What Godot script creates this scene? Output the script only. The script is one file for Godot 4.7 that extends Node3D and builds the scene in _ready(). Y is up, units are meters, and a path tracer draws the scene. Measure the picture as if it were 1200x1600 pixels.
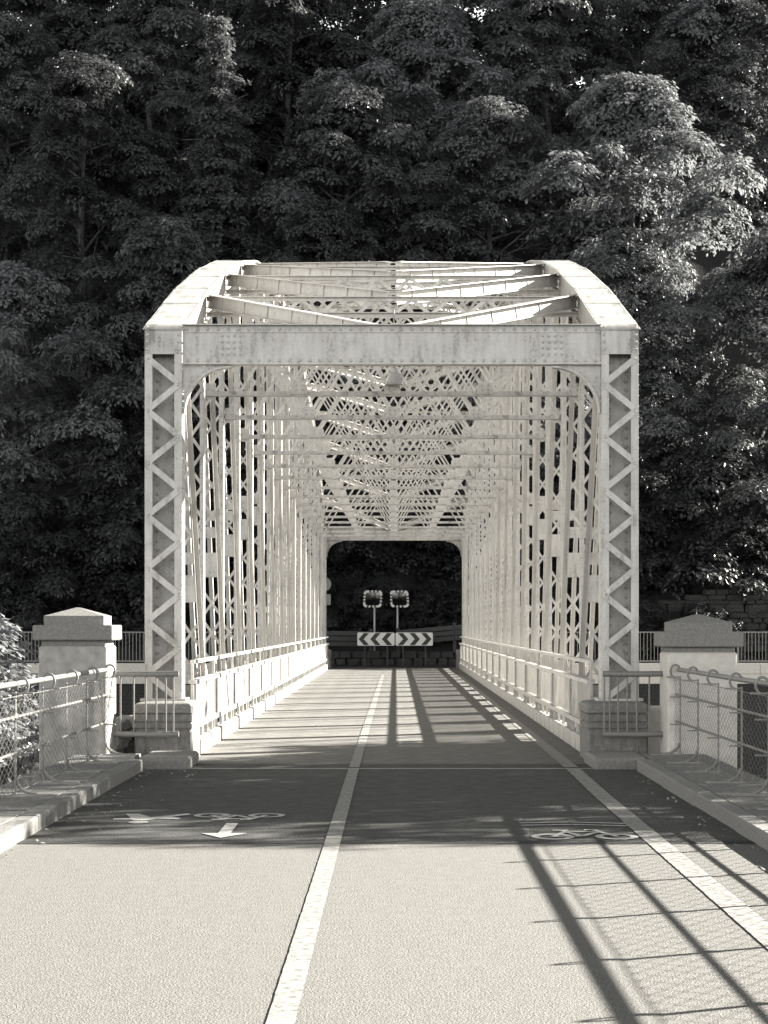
extends Node3D
# A riveted steel truss road bridge in front of a wooded hillside. y up, metres, the bridge runs along -z.

const PANEL := 3.51          # length of a truss panel
const FRONT := 27.2          # where the near portal stands
const PANELS := 16
const AXIS := -0.045         # x of the bridge's middle line
const HALF := 2.815          # middle of a truss from the axis
const STRUT_Y := 4.85        # underside of the sway struts
var M := {}
var rng := RandomNumberGenerator.new()
var used := {}
var shared := {}

# ---------------------------------------------------------------- mesh building
class MB:
	var v := PackedVector3Array()
	var n := PackedVector3Array()
	var c := PackedColorArray()
	func tri(a: Vector3, b: Vector3, d: Vector3, want: Vector3) -> void:
		var nn := (d - a).cross(b - a)
		if nn.dot(want) < 0.0:
			nn = -nn
			v.append(a); v.append(d); v.append(b)
		else:
			v.append(a); v.append(b); v.append(d)
		nn = nn.normalized()
		n.append(nn); n.append(nn); n.append(nn)
	func tri_smooth(a: Vector3, b: Vector3, d: Vector3, na: Vector3, nb: Vector3, nd: Vector3) -> void:
		if (d - a).cross(b - a).dot(na + nb + nd) < 0.0:
			v.append(a); v.append(d); v.append(b); n.append(na); n.append(nd); n.append(nb)
		else:
			v.append(a); v.append(b); v.append(d); n.append(na); n.append(nb); n.append(nd)
	func quad(a: Vector3, b: Vector3, d: Vector3, e: Vector3, want: Vector3) -> void:
		tri(a, b, d, want); tri(a, d, e, want)
	# a box from its centre and its three half axes
	func obox(ctr: Vector3, ax: Vector3, ay: Vector3, az: Vector3) -> void:
		for s: float in [-1.0, 1.0]:
			quad(ctr + ax * s - ay - az, ctr + ax * s + ay - az, ctr + ax * s + ay + az, ctr + ax * s - ay + az, ax * s)
			quad(ctr + ay * s - ax - az, ctr + ay * s + ax - az, ctr + ay * s + ax + az, ctr + ay * s - ax + az, ay * s)
			quad(ctr + az * s - ax - ay, ctr + az * s + ax - ay, ctr + az * s + ax + ay, ctr + az * s - ax + ay, az * s)
	func box(lo: Vector3, hi: Vector3) -> void:
		var h := (hi - lo) * 0.5
		obox((lo + hi) * 0.5, Vector3(h.x, 0, 0), Vector3(0, h.y, 0), Vector3(0, 0, h.z))
	# a bar between two points; w along side, h along the third axis
	func bar(p: Vector3, q: Vector3, w: float, h: float, side: Vector3) -> void:
		var d := (q - p)
		var z := d.normalized()
		var sx := (side - z * side.dot(z)).normalized()
		var sy := z.cross(sx).normalized()
		obox((p + q) * 0.5, sx * w * 0.5, sy * h * 0.5, d * 0.5)
	func tube(pts: Array, r: float, k := 8, r2 := -1.0) -> void:
		if r2 < 0.0: r2 = r
		var rings := []
		var norms := []
		var ref := Vector3.UP
		var d0: Vector3 = (pts[1] - pts[0]).normalized()
		if absf(d0.y) > 0.9: ref = Vector3.RIGHT
		for i in pts.size():
			var a: Vector3 = pts[maxi(i - 1, 0)]
			var b: Vector3 = pts[mini(i + 1, pts.size() - 1)]
			var t := (b - a).normalized()
			var x := ref.cross(t).normalized()
			var y := t.cross(x).normalized()
			ref = y
			var ring := []
			var nr := []
			var rr := lerpf(r, r2, float(i) / (pts.size() - 1))
			for j in k:
				var an := TAU * j / k
				var o := x * cos(an) + y * sin(an)
				ring.append(pts[i] + o * rr); nr.append(o)
			rings.append(ring); norms.append(nr)
		for i in pts.size() - 1:
			for j in k:
				var jj := (j + 1) % k
				tri_smooth(rings[i][j], rings[i][jj], rings[i + 1][jj], norms[i][j], norms[i][jj], norms[i + 1][jj])
				tri_smooth(rings[i][j], rings[i + 1][jj], rings[i + 1][j], norms[i][j], norms[i + 1][jj], norms[i + 1][j])
		for e in [0, pts.size() - 1]:
			var want: Vector3 = pts[0] - pts[1] if e == 0 else pts[-1] - pts[-2]
			for j in range(1, k - 1):
				tri(rings[e][0], rings[e][j], rings[e][j + 1], want)
	# stacked outlines (each a ring of points with the same count), closed at both ends, flat faces
	func loft(rings: Array) -> void:
		var mid := Vector3.ZERO
		for r in rings:
			for p in r: mid += p
		mid /= rings.size() * rings[0].size()
		var k: int = rings[0].size()
		for i in rings.size() - 1:
			var cc := Vector3.ZERO
			for p in rings[i]: cc += p
			for p in rings[i + 1]: cc += p
			cc /= 2.0 * k
			for j in k:
				var jj := (j + 1) % k
				var a: Vector3 = rings[i][j]
				var b: Vector3 = rings[i][jj]
				var d: Vector3 = rings[i + 1][jj]
				var e: Vector3 = rings[i + 1][j]
				var want := (a + b + d + e) * 0.25 - cc
				if (rings[i + 1][0] - rings[i][0]).length() < 1e-9: continue
				var nn := (d - a).cross(b - a)
				if nn.length() < 1e-10: nn = (e - a).cross(d - a)
				if absf(nn.normalized().dot(want.normalized())) < 0.05:
					want = (a + b + d + e) * 0.25 - mid
				quad(a, b, d, e, want)
		for e in [0, rings.size() - 1]:
			var c0 := Vector3.ZERO
			for p in rings[e]: c0 += p
			c0 /= k
			for j in k:
				tri(c0, rings[e][j], rings[e][(j + 1) % k], c0 - mid)
	# a box with all edges chamfered; wob shifts corners a little
	func cbox(lo: Vector3, hi: Vector3, ch: float) -> void:
		var rings := []
		for lv in [[lo.y, ch], [lo.y + ch, 0.0], [hi.y - ch, 0.0], [hi.y, ch]]:
			var i: float = lv[1]
			rings.append(oct(lo.x + i, hi.x - i, lo.z + i, hi.z - i, ch, lv[0]))
		loft(rings)
	func oct(x0: float, x1: float, z0: float, z1: float, ch: float, y: float) -> Array:
		return [Vector3(x0 + ch, y, z0), Vector3(x1 - ch, y, z0), Vector3(x1, y, z0 + ch), Vector3(x1, y, z1 - ch), Vector3(x1 - ch, y, z1), Vector3(x0 + ch, y, z1), Vector3(x0, y, z1 - ch), Vector3(x0, y, z0 + ch)]
	# an outline in xy pushed from z0 to z1, placed by xf
	func prism(pts: PackedVector2Array, z0: float, z1: float, xf := Transform3D()) -> void:
		var idx := Geometry2D.triangulate_polygon(pts)
		var nz := (xf.basis.z).normalized()
		for i in range(0, idx.size(), 3):
			var a := pts[idx[i]]
			var b := pts[idx[i + 1]]
			var d := pts[idx[i + 2]]
			tri(xf * Vector3(a.x, a.y, z1), xf * Vector3(b.x, b.y, z1), xf * Vector3(d.x, d.y, z1), nz)
			tri(xf * Vector3(a.x, a.y, z0), xf * Vector3(b.x, b.y, z0), xf * Vector3(d.x, d.y, z0), -nz)
		var cw := Geometry2D.is_polygon_clockwise(pts)
		for i in pts.size():
			var a := pts[i]
			var b := pts[(i + 1) % pts.size()]
			var o := Vector2(b.y - a.y, a.x - b.x) * (-1.0 if cw else 1.0)
			quad(xf * Vector3(a.x, a.y, z0), xf * Vector3(b.x, b.y, z0), xf * Vector3(b.x, b.y, z1), xf * Vector3(a.x, a.y, z1), xf.basis * Vector3(o.x, o.y, 0))
	# a rivet head: a low dome on a face whose outward direction is up
	func rivet(p: Vector3, up: Vector3, r := 0.017) -> void:
		var x := up.cross(Vector3(0.31, 0.71, 0.63)).normalized()
		var y := up.cross(x)
		var prev := []
		for lv in [[1.0, 0.0, 0.5], [0.72, 0.55, 0.8]]:
			var ring := []
			for j in 7:
				var an := TAU * j / 7.0
				var o := x * cos(an) + y * sin(an)
				ring.append([p + o * r * lv[0] + up * r * 0.75 * lv[1], (o + up * lv[2]).normalized()])
			if prev.size():
				for j in 7:
					var k := (j + 1) % 7
					tri_smooth(prev[j][0], prev[k][0], ring[k][0], prev[j][1], prev[k][1], ring[k][1])
					tri_smooth(prev[j][0], ring[k][0], ring[j][0], prev[j][1], ring[k][1], ring[j][1])
			prev = ring
		var tip := p + up * r * 0.75
		for j in 7:
			var k := (j + 1) % 7
			tri_smooth(prev[j][0], prev[k][0], tip, prev[j][1], prev[k][1], up)
	func mesh() -> ArrayMesh:
		var a := []
		a.resize(Mesh.ARRAY_MAX)
		a[Mesh.ARRAY_VERTEX] = v
		a[Mesh.ARRAY_NORMAL] = n
		if c.size() == v.size() and c.size() > 0: a[Mesh.ARRAY_COLOR] = c
		var m := ArrayMesh.new()
		m.add_surface_from_arrays(Mesh.PRIMITIVE_TRIANGLES, a)
		return m

func numbered(called: String) -> String:
	if not used.has(called):
		used[called] = 0
		return called
	used[called] += 1
	return "%s_%03d" % [called, used[called]]

func put(m, called: String, mat: Material, parent: Node, kind := "") -> MeshInstance3D:
	var o := MeshInstance3D.new()
	o.mesh = m if m is ArrayMesh else m.mesh()
	o.material_override = mat
	o.name = numbered(called) if parent == self else called
	parent.add_child(o, true)
	if kind != "": o.set_meta("kind", kind)
	return o

func node(called: String, parent: Node, at := Vector3.ZERO) -> Node3D:
	var o := Node3D.new()
	o.name = numbered(called) if parent == self else called
	parent.add_child(o, true)
	o.position = at
	return o

func tag(o: Node, label: String, category: String, group := "", kind := "") -> void:
	o.set_meta("label", label)
	o.set_meta("category", category)
	if group != "": o.set_meta("group", group)
	if kind != "": o.set_meta("kind", kind)

func struct(m, called: String, mat: Material, label := "") -> MeshInstance3D:
	var o := put(m, called, mat, self, "structure")
	if label != "": o.set_meta("label", label)
	return o

# ---------------------------------------------------------------- materials
func grey(x: float, warm := 0.0) -> Color:
	return Color(x * (1.0 + warm), x, x * (1.0 - warm * 1.6)).linear_to_srgb()

# layers: [seed, frequency, octaves, stretch, weight]
func noise_values(size: int, layers: Array, contrast: float) -> PackedFloat32Array:
	var out := PackedFloat32Array()
	out.resize(size * size)
	var total := 0.0
	for l in layers:
		total += l[4]
		var f := FastNoiseLite.new()
		f.seed = l[0]; f.frequency = l[1]; f.fractal_octaves = l[2]
		f.noise_type = FastNoiseLite.TYPE_SIMPLEX_SMOOTH
		f.fractal_type = FastNoiseLite.FRACTAL_FBM
		var im: Image = f.get_seamless_image(size, int(size / l[3]), false, false, 0.2)
		im.convert(Image.FORMAT_L8)
		if l[3] != 1: im.resize(size, size, Image.INTERPOLATE_CUBIC)
		var d := im.get_data()
		var w: float = l[4] / 255.0
		for i in d.size(): out[i] += d[i] * w
	for i in out.size(): out[i] = clampf((out[i] / total - 0.5) * contrast + 0.5, 0.0, 1.0)
	return out

func tex_of(vals: PackedFloat32Array, size: int, lo: Color, hi: Color, stain := 0.0, stain_to := 0.3) -> ImageTexture:
	var lut := []
	for i in 256:
		var ct := lo.lerp(hi, i / 255.0)
		if i / 255.0 < stain: ct = ct.lerp(lo * stain_to, clampf((stain - i / 255.0) / stain * 2.5, 0.0, 1.0))
		var cc := ct.linear_to_srgb()
		lut.append([int(clampf(cc.r, 0, 1) * 255), int(clampf(cc.g, 0, 1) * 255), int(clampf(cc.b, 0, 1) * 255)])
	var b := PackedByteArray()
	b.resize(size * size * 3)
	for i in vals.size():
		var q: Array = lut[int(vals[i] * 255.0)]
		b[i * 3] = q[0]; b[i * 3 + 1] = q[1]; b[i * 3 + 2] = q[2]
	var im := Image.create_from_data(size, size, false, Image.FORMAT_RGB8, b)
	im.generate_mipmaps()
	return ImageTexture.create_from_image(im)

func normal_of(vals: PackedFloat32Array, size: int, strength: float) -> ImageTexture:
	var b := PackedByteArray()
	b.resize(vals.size())
	for i in vals.size(): b[i] = int(vals[i] * 255.0)
	var im := Image.create_from_data(size, size, false, Image.FORMAT_L8, b)
	im.convert(Image.FORMAT_RGBA8)
	im.bump_map_to_normal_map(strength)
	return ImageTexture.create_from_image(im)

func rgb(x: float, warm := 0.0) -> Color:
	return Color(x * (1.0 + warm), x, x * (1.0 - warm * 1.6))

func surface(called: String, layers: Array, contrast: float, lo: Color, hi: Color, scale: float, rough: float, bump := 0.0, size := 512, spec := 0.5, stain := 0.0, stain_to := 0.3) -> StandardMaterial3D:
	var m := StandardMaterial3D.new()
	m.resource_name = called
	var vals := noise_values(size, layers, contrast)
	m.albedo_texture = tex_of(vals, size, lo, hi, stain, stain_to)
	m.uv1_triplanar = true
	m.uv1_world_triplanar = true
	m.uv1_scale = Vector3(scale, scale, scale)
	m.roughness = rough
	m.metallic_specular = spec
	if bump > 0.0:
		m.normal_enabled = true
		m.normal_texture = normal_of(vals, size, bump)
	M[called] = m
	return m

func plain(called: String, lin: Color, rough: float, metal := 0.0, spec := 0.5) -> StandardMaterial3D:
	var m := StandardMaterial3D.new()
	m.resource_name = called
	m.albedo_color = lin.linear_to_srgb()
	m.roughness = rough
	m.metallic = metal
	m.metallic_specular = spec
	M[called] = m
	return m

func make_materials() -> void:
	surface("paint", [[3, 0.012, 3, 1, 0.8], [4, 0.09, 3, 1, 0.6], [5, 0.05, 3, 8, 0.8]], 2.4, rgb(0.325, 0.045), rgb(0.455, 0.035), 0.4, 0.45, 0.0, 512, 0.5, 0.09, 0.8)
	surface("worn_paint", [[7, 0.03, 4, 6, 1.0], [8, 0.12, 2, 1, 0.5], [9, 0.01, 2, 1, 0.8]], 2.4, rgb(0.29, 0.045), rgb(0.455, 0.035), 0.5, 0.5, 0.0, 512, 0.5, 0.13, 0.65)
	surface("rail_paint", [[13, 0.05, 3, 1, 1.0], [14, 0.2, 2, 1, 0.5]], 2.0, rgb(0.121, 0.03), rgb(0.198, 0.03), 1.2, 0.45, 0.0)
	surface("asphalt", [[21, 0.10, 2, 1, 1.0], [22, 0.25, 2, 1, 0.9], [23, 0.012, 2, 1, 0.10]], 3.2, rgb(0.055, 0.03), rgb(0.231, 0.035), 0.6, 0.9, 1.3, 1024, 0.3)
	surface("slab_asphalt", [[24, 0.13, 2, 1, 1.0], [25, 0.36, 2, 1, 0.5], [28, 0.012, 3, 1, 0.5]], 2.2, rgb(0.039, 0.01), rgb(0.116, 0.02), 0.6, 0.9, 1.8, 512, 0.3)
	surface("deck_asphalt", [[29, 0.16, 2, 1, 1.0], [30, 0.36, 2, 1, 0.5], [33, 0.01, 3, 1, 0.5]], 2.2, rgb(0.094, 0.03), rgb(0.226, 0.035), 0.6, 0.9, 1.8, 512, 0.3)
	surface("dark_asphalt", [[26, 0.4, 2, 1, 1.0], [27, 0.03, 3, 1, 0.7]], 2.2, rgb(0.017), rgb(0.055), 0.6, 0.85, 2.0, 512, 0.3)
	surface("marking", [[31, 0.3, 2, 1, 0.6], [32, 0.03, 3, 1, 1.0]], 2.4, rgb(0.198, 0.03), rgb(0.275, 0.03), 0.7, 0.7, 0.0, 512, 0.3, 0.14, 0.5)
	surface("fresh_marking", [[34, 0.3, 2, 1, 0.6], [35, 0.03, 3, 1, 1.0]], 2.2, rgb(0.385, 0.02), rgb(0.473, 0.02), 0.8, 0.6, 0.0, 512, 0.4, 0.1, 0.6)
	surface("concrete", [[41, 0.25, 2, 1, 0.8], [42, 0.03, 4, 1, 0.6], [43, 0.06, 2, 7, 0.6]], 2.2, rgb(0.094, 0.03), rgb(0.198, 0.03), 0.6, 0.9, 1.2)
	surface("old_stone", [[46, 0.3, 2, 1, 1.0], [47, 0.05, 4, 1, 0.5]], 2.2, rgb(0.105, 0.03), rgb(0.231, 0.03), 0.8, 0.92, 1.2)
	surface("render_coat", [[49, 0.02, 3, 1, 1.0], [50, 0.3, 2, 1, 0.3]], 2.0, rgb(0.209, 0.04), rgb(0.308, 0.04), 0.5, 0.85, 0.6)
	surface("pale_concrete", [[51, 0.03, 4, 1, 1.0], [52, 0.2, 2, 1, 0.5]], 2.0, rgb(0.396, 0.05), rgb(0.484, 0.05), 0.4, 0.9, 0.6)
	surface("wood", [[56, 0.06, 3, 1, 1.0], [57, 0.3, 2, 1, 0.4]], 2.4, rgb(0.017), rgb(0.050), 0.6, 0.9, 0.8)
	surface("rock", [[61, 0.06, 5, 1, 1.0], [62, 0.3, 2, 1, 0.5]], 2.6, rgb(0.007), rgb(0.047), 0.4, 0.95, 2.4)
	surface("earth", [[66, 0.06, 5, 1, 1.0], [67, 0.3, 2, 1, 0.6]], 2.4, rgb(0.008), rgb(0.028), 0.3, 1.0, 2.0)
	surface("bark", [[71, 0.08, 4, 6, 1.0]], 2.4, rgb(0.017), rgb(0.072), 0.5, 0.95, 1.5, 256)
	plain("galvanised", rgb(0.231, 0.01), 0.45, 0.25)
	plain("wire", rgb(0.110, 0.03), 0.5, 0.0)
	plain("sign_white", rgb(0.50, 0.02), 0.5)
	plain("sign_black", rgb(0.011), 0.5)
	plain("mirror", rgb(0.2), 0.12, 1.0)
	plain("lamp_enamel", rgb(0.341, 0.02), 0.35)
	plain("leaf_litter", rgb(0.275, 0.05), 0.8)
	plain("water", rgb(0.03), 0.08)
	var g := surface("panel", [[81, 0.06, 3, 9, 1.0], [82, 0.02, 2, 1, 0.7]], 2.2, rgb(0.341, 0.035), rgb(0.451, 0.035), 0.45, 0.5)
	g.transparency = BaseMaterial3D.TRANSPARENCY_ALPHA
	g.albedo_color = Color(1, 1, 1, 0.66)
	g.backlight_enabled = true
	g.backlight = Color(0.42, 0.42, 0.41)
	for a in [["leaf_a", 0.11], ["leaf_b", 0.075], ["leaf_c", 0.19], ["leaf_d", 0.11], ["leaf_e", 0.14], ["leaf_f", 0.055], ["leaf_pale", 0.248]]:
		var l := StandardMaterial3D.new()
		l.resource_name = a[0]
		l.albedo_color = rgb(a[1], -0.02).linear_to_srgb()
		l.vertex_color_use_as_albedo = true
		l.roughness = 0.38
		l.metallic_specular = 0.45
		l.cull_mode = BaseMaterial3D.CULL_DISABLED
		l.backlight_enabled = true
		l.backlight = Color(1.0, 1.0, 1.0)
		M[a[0]] = l

# ---------------------------------------------------------------- bridge
func chord_y(n: float) -> float:
	return 5.36 + 0.0655 * n * (PANELS - n)

func zn(n: float) -> float:
	return -(FRONT + PANEL * n)

func end_post(bridge: Node3D, side: float, far: bool) -> void:
	# local: x across, y up, z out of the portal
	var w := 0.23
	var top := 5.33
	var low := 0.74
	var m := MB.new()
	for s: float in [-1.0, 1.0]:
		m.box(Vector3(s * 0.215 - 0.01, low, -0.43), Vector3(s * 0.215 + 0.01, top, -0.014))
		m.box(Vector3(s * 0.11 - 0.09, low, -0.452), Vector3(s * 0.11 + 0.09, top, -0.432))
	var post := put(m, "end_post", M.paint, bridge)
	post.position = Vector3(AXIS + side * HALF, 0, zn(0) + 0.2 if not far else zn(PANELS) - 0.2)
	if far: post.rotation.y = PI
	var out := side if not far else -side
	var bp := MB.new()
	bp.box(Vector3(-0.2, low, -0.30), Vector3(0.2, top - 0.02, -0.288))
	put(bp, "back_plate", M.paint, post)
	for s: float in [-1.0, 1.0]:
		var ag := MB.new()
		ag.box(Vector3(s * 0.14 - 0.06, low, -0.286), Vector3(s * 0.14 + 0.06, top - 0.03, -0.276))
		put(ag, "angle", M.paint, post)
	for s: float in [-1.0, 1.0]:
		var f := MB.new()
		f.box(Vector3(s * 0.1825 - 0.0475, low, -0.012), Vector3(s * 0.1825 + 0.0475, 4.985, 0.0))
		put(f, "flange", M.paint, post)
	var hp := MB.new()
	hp.box(Vector3(-w, 4.985, -0.012), Vector3(w, top, 0.006))
	put(hp, "head_plate", M.worn_paint, post)
	var sp := MB.new()
	sp.box(Vector3(-w - 0.05, low - 0.03, -0.5), Vector3(w + 0.05, low, 0.06))
	put(sp, "sole_plate", M.paint, post)
	var rv := MB.new()
	for s: float in [-1.0, 1.0]:
		for k in 4: rv.rivet(Vector3(s * 0.195, 5.05 + k * 0.087, 0.006), Vector3.BACK, 0.024)
		for k in 34: rv.rivet(Vector3(s * 0.225, low + 0.1 + k * 0.13, -0.06), Vector3(s, 0, 0), 0.02)
		var y := low + 0.08
		while y < 4.95:
			rv.rivet(Vector3(s * 0.105, y, -0.276), Vector3.BACK, 0.025)
			y += 0.117
	var y1 := 4.93
	var k := 0
	while y1 > low + 0.1:
		var from := out if k % 2 == 0 else -out
		var b := MB.new()
		var p := Vector3(from * 0.185, y1, 0.007)
		var q := Vector3(-from * 0.185, y1 - 0.30, 0.007)
		if q.y < low + 0.02: q = p.lerp(q, (p.y - low - 0.02) / 0.30)
		b.bar(p + (p - q).normalized() * 0.03, q + (q - p).normalized() * 0.03, 0.074, 0.013 + 0.001 * (k % 2), Vector3(0, 1, 0))
		put(b, "lacing_bar", M.paint, post)
		rv.rivet(p + Vector3(0, 0, 0.007), Vector3.BACK, 0.02)
		rv.rivet(q + Vector3(0, 0, 0.007), Vector3.BACK, 0.02)
		y1 -= 0.325
		k += 1
	put(rv, "rivets", M.paint, post, "stuff")

func portal_beam(bridge: Node3D, far: bool) -> void:
	var hw := HALF - 0.23 - 0.004
	var m := MB.new()
	m.box(Vector3(-hw, 4.87, -0.03), Vector3(hw, 5.34, -0.015))
	var beam := put(m, "portal_beam", M.paint, bridge)
	beam.position = Vector3(AXIS, 0, zn(0) + 0.17 if not far else zn(PANELS) - 0.17)
	if far: beam.rotation.y = PI
	for yy in [4.855, 5.255]:
		var f := MB.new()
		f.box(Vector3(-hw, yy, -0.0145), Vector3(hw, yy + 0.095, 0.0))
		var ly: float = yy if yy < 5.0 else yy + 0.085
		f.box(Vector3(-hw, ly, -0.14), Vector3(hw, ly + 0.012, 0.075))
		put(f, "flange", M.paint, beam)
	var rv := MB.new()
	var x := -hw + 0.06
	while x < hw:
		rv.rivet(Vector3(x, 4.91, 0.0), Vector3.BACK, 0.024)
		rv.rivet(Vector3(x, 5.295, 0.0), Vector3.BACK, 0.024)
		x += 0.126
	for s: float in [-1.0, 1.0]:
		var sp := MB.new()
		sp.box(Vector3(s * 1.98 - 0.155, 4.955, -0.0148), Vector3(s * 1.98 + 0.155, 5.25, -0.004))
		put(sp, "splice_plate", M.paint, beam)
		for i in 4:
			for j in 4:
				rv.rivet(Vector3(s * 1.98 - 0.115 + i * 0.077, 4.99 + j * 0.075, -0.004), Vector3.BACK, 0.023)
		# curved knee bracket
		var r := 0.60
		var pl := PackedVector2Array([Vector2(s * hw, 4.85)])
		var c := Vector2(s * (hw - r), 4.85 - r)
		var arc := []
		for i in 13:
			var a := PI / 2.0 * i / 12.0
			arc.append(c + Vector2(s * sin(a), cos(a)) * (r - 0.025))
		for p in arc: pl.append(p)
		var kb := MB.new()
		kb.prism(pl, -0.03, -0.016)
		var knee := put(kb, "knee_bracket", M.paint, beam)
		var fl := MB.new()
		for i in 12:
			var p0 := Vector3(arc[i].x, arc[i].y, -0.005)
			var p1 := Vector3(arc[i + 1].x, arc[i + 1].y, -0.005)
			fl.bar(p0, p1, 0.15, 0.016, Vector3.BACK)
			var mid := (p0 + p1) * 0.5
			var radial := (Vector3(c.x, c.y, 0) - mid); radial.z = 0
			fl.bar(Vector3(p0.x, p0.y, -0.007) - radial.normalized() * 0.045, Vector3(p1.x, p1.y, -0.007) - radial.normalized() * 0.045, 0.012, 0.07, Vector3.BACK)
			rv.rivet(Vector3(mid.x, mid.y, -0.001) - radial.normalized() * 0.05, Vector3.BACK, 0.016)
		put(fl, "curved_flange", M.paint, knee)
	put(rv, "rivets", M.paint, beam, "stuff")

func top_chord(bridge: Node3D, side: float) -> void:
	for n in PANELS:
		var p := Vector3(AXIS + side * HALF, chord_y(n), zn(n))
		var q := Vector3(AXIS + side * HALF, chord_y(n + 1), zn(n + 1))
		if n == 0: p += (p - q).normalized() * 0.22
		if n == PANELS - 1: q += (q - p).normalized() * 0.22
		var d := (q - p).normalized()
		var up := Vector3.RIGHT.cross(d).normalized()
		if up.y < 0: up = -up
		var m := MB.new()
		for s: float in [-1.0, 1.0]:
			m.bar(p + Vector3(s * 0.2, 0, 0) - up * 0.20, q + Vector3(s * 0.2, 0, 0) - up * 0.20, 0.02, 0.37, Vector3.RIGHT)
			m.bar(p + Vector3(s * 0.185, 0, 0) - up * 0.393, q + Vector3(s * 0.185, 0, 0) - up * 0.393, 0.11, 0.014, Vector3.RIGHT)
		m.bar(p - up * 0.1, q - up * 0.1, 0.38, 0.012, Vector3.RIGHT)
		var seg := put(m, "top_chord_segment", M.paint, bridge)
		var cp := MB.new()
		cp.bar(p - d * 0.02 - up * 0.007, q + d * 0.0 - up * 0.007, 0.505, 0.016, Vector3.RIGHT)
		put(cp, "cover_plate", M.worn_paint, seg)
		for t: float in [0.07, 0.62]:
			var sp := MB.new()
			var a := p.lerp(q, t)
			sp.bar(a + up * 0.004, a + d * 0.42 + up * 0.004, 0.5, 0.010, Vector3.RIGHT)
			put(sp, "splice_plate", M.worn_paint, seg)
		if n < 5:
			var rv := MB.new()
			var l := p.distance_to(q)
			var t2 := 0.08
			while t2 < l:
				for s: float in [-1.0, 1.0]:
					rv.rivet(p + d * t2 + Vector3(s * 0.225, 0, 0) + up * 0.001, up, 0.015)
					rv.rivet(p + d * t2 - up * 0.36 - Vector3(side * 0.21, 0, 0), Vector3(-side, 0, 0), 0.015)
				t2 += 0.13
			put(rv, "rivets", M.paint, seg, "stuff")

func batten_y(n: float) -> float:
	var k := minf(n, PANELS - n)
	return 1.72 + 0.43 * k

func vertical(bridge: Node3D, side: float, n: int) -> void:
	var top := chord_y(n) - 0.38
	var cx := AXIS + side * 2.81
	var z := zn(n)
	var m := MB.new()
	for s: float in [-1.0, 1.0]:
		m.box(Vector3(s * 0.165 - 0.010, -0.3, -0.11), Vector3(s * 0.165 + 0.010, top, 0.11))
		m.box(Vector3(s * 0.150 - 0.026, -0.3, 0.1105), Vector3(s * 0.150 + 0.026, top, 0.122))
		m.box(Vector3(s * 0.150 - 0.026, -0.3, -0.122), Vector3(s * 0.150 + 0.026, top, -0.1105))
	var post := put(m, "vertical_post", M.paint, bridge)
	post.position = Vector3(cx, 0, z)
	var b := batten_y(n)
	for r in [[b - 0.19, b + 0.19], [top - 0.3, top - 0.01], [0.5, 0.8]]:
		for zz: float in [0.1245, -0.134]:
			var bt := MB.new()
			bt.box(Vector3(-0.176, r[0], zz), Vector3(0.176, r[1], zz + 0.0095))
			put(bt, "batten_plate", M.paint, post)
	var joined := MB.new()
	var single := n <= 4
	var y := 0.85
	while y < top - 0.35:
		if absf(y + 0.22 - b) > 0.36:
			for s: float in [-1.0, 1.0]:
				var one := MB.new() if single else joined
				one.bar(Vector3(-s * 0.15, y, 0.130 + s * 0.004), Vector3(s * 0.15, y + 0.42, 0.130 + s * 0.004), 0.042, 0.007, Vector3(0, 1, 0))
				if single: put(one, "lacing_bar", M.paint, post)
		y += 0.46
	if not single: put(joined, "lacing", M.paint, post, "stuff")
	if n <= 5:
		var rv := MB.new()
		var yy := 0.9
		while yy < top:
			for s: float in [-1.0, 1.0]:
				rv.rivet(Vector3(s * 0.15, yy, 0.1345 if absf(yy - b) < 0.19 else 0.122), Vector3.BACK, 0.015)
			if true: rv.rivet(Vector3(-side * 0.175, yy, 0.06), Vector3(-side, 0, 0), 0.015)
			yy += 0.13
		put(rv, "rivets", M.paint, post, "stuff")
	# gusset where the diagonals meet the lower chord
	var pl := PackedVector2Array([Vector2(-0.75, -0.3), Vector2(0.75, -0.3), Vector2(0.68, 0.35), Vector2(0.30, 1.0), Vector2(0.12, 1.09), Vector2(-0.12, 1.09), Vector2(-0.30, 1.0), Vector2(-0.68, 0.35)])
	for s: float in [-1.0, 1.0]:
		var g := MB.new()
		g.prism(pl, -0.006, 0.006, Transform3D(Basis(Vector3.UP, PI / 2), Vector3(s * 0.186, 0, 0)))
		put(g, "gusset_plate", M.paint, post)

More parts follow.
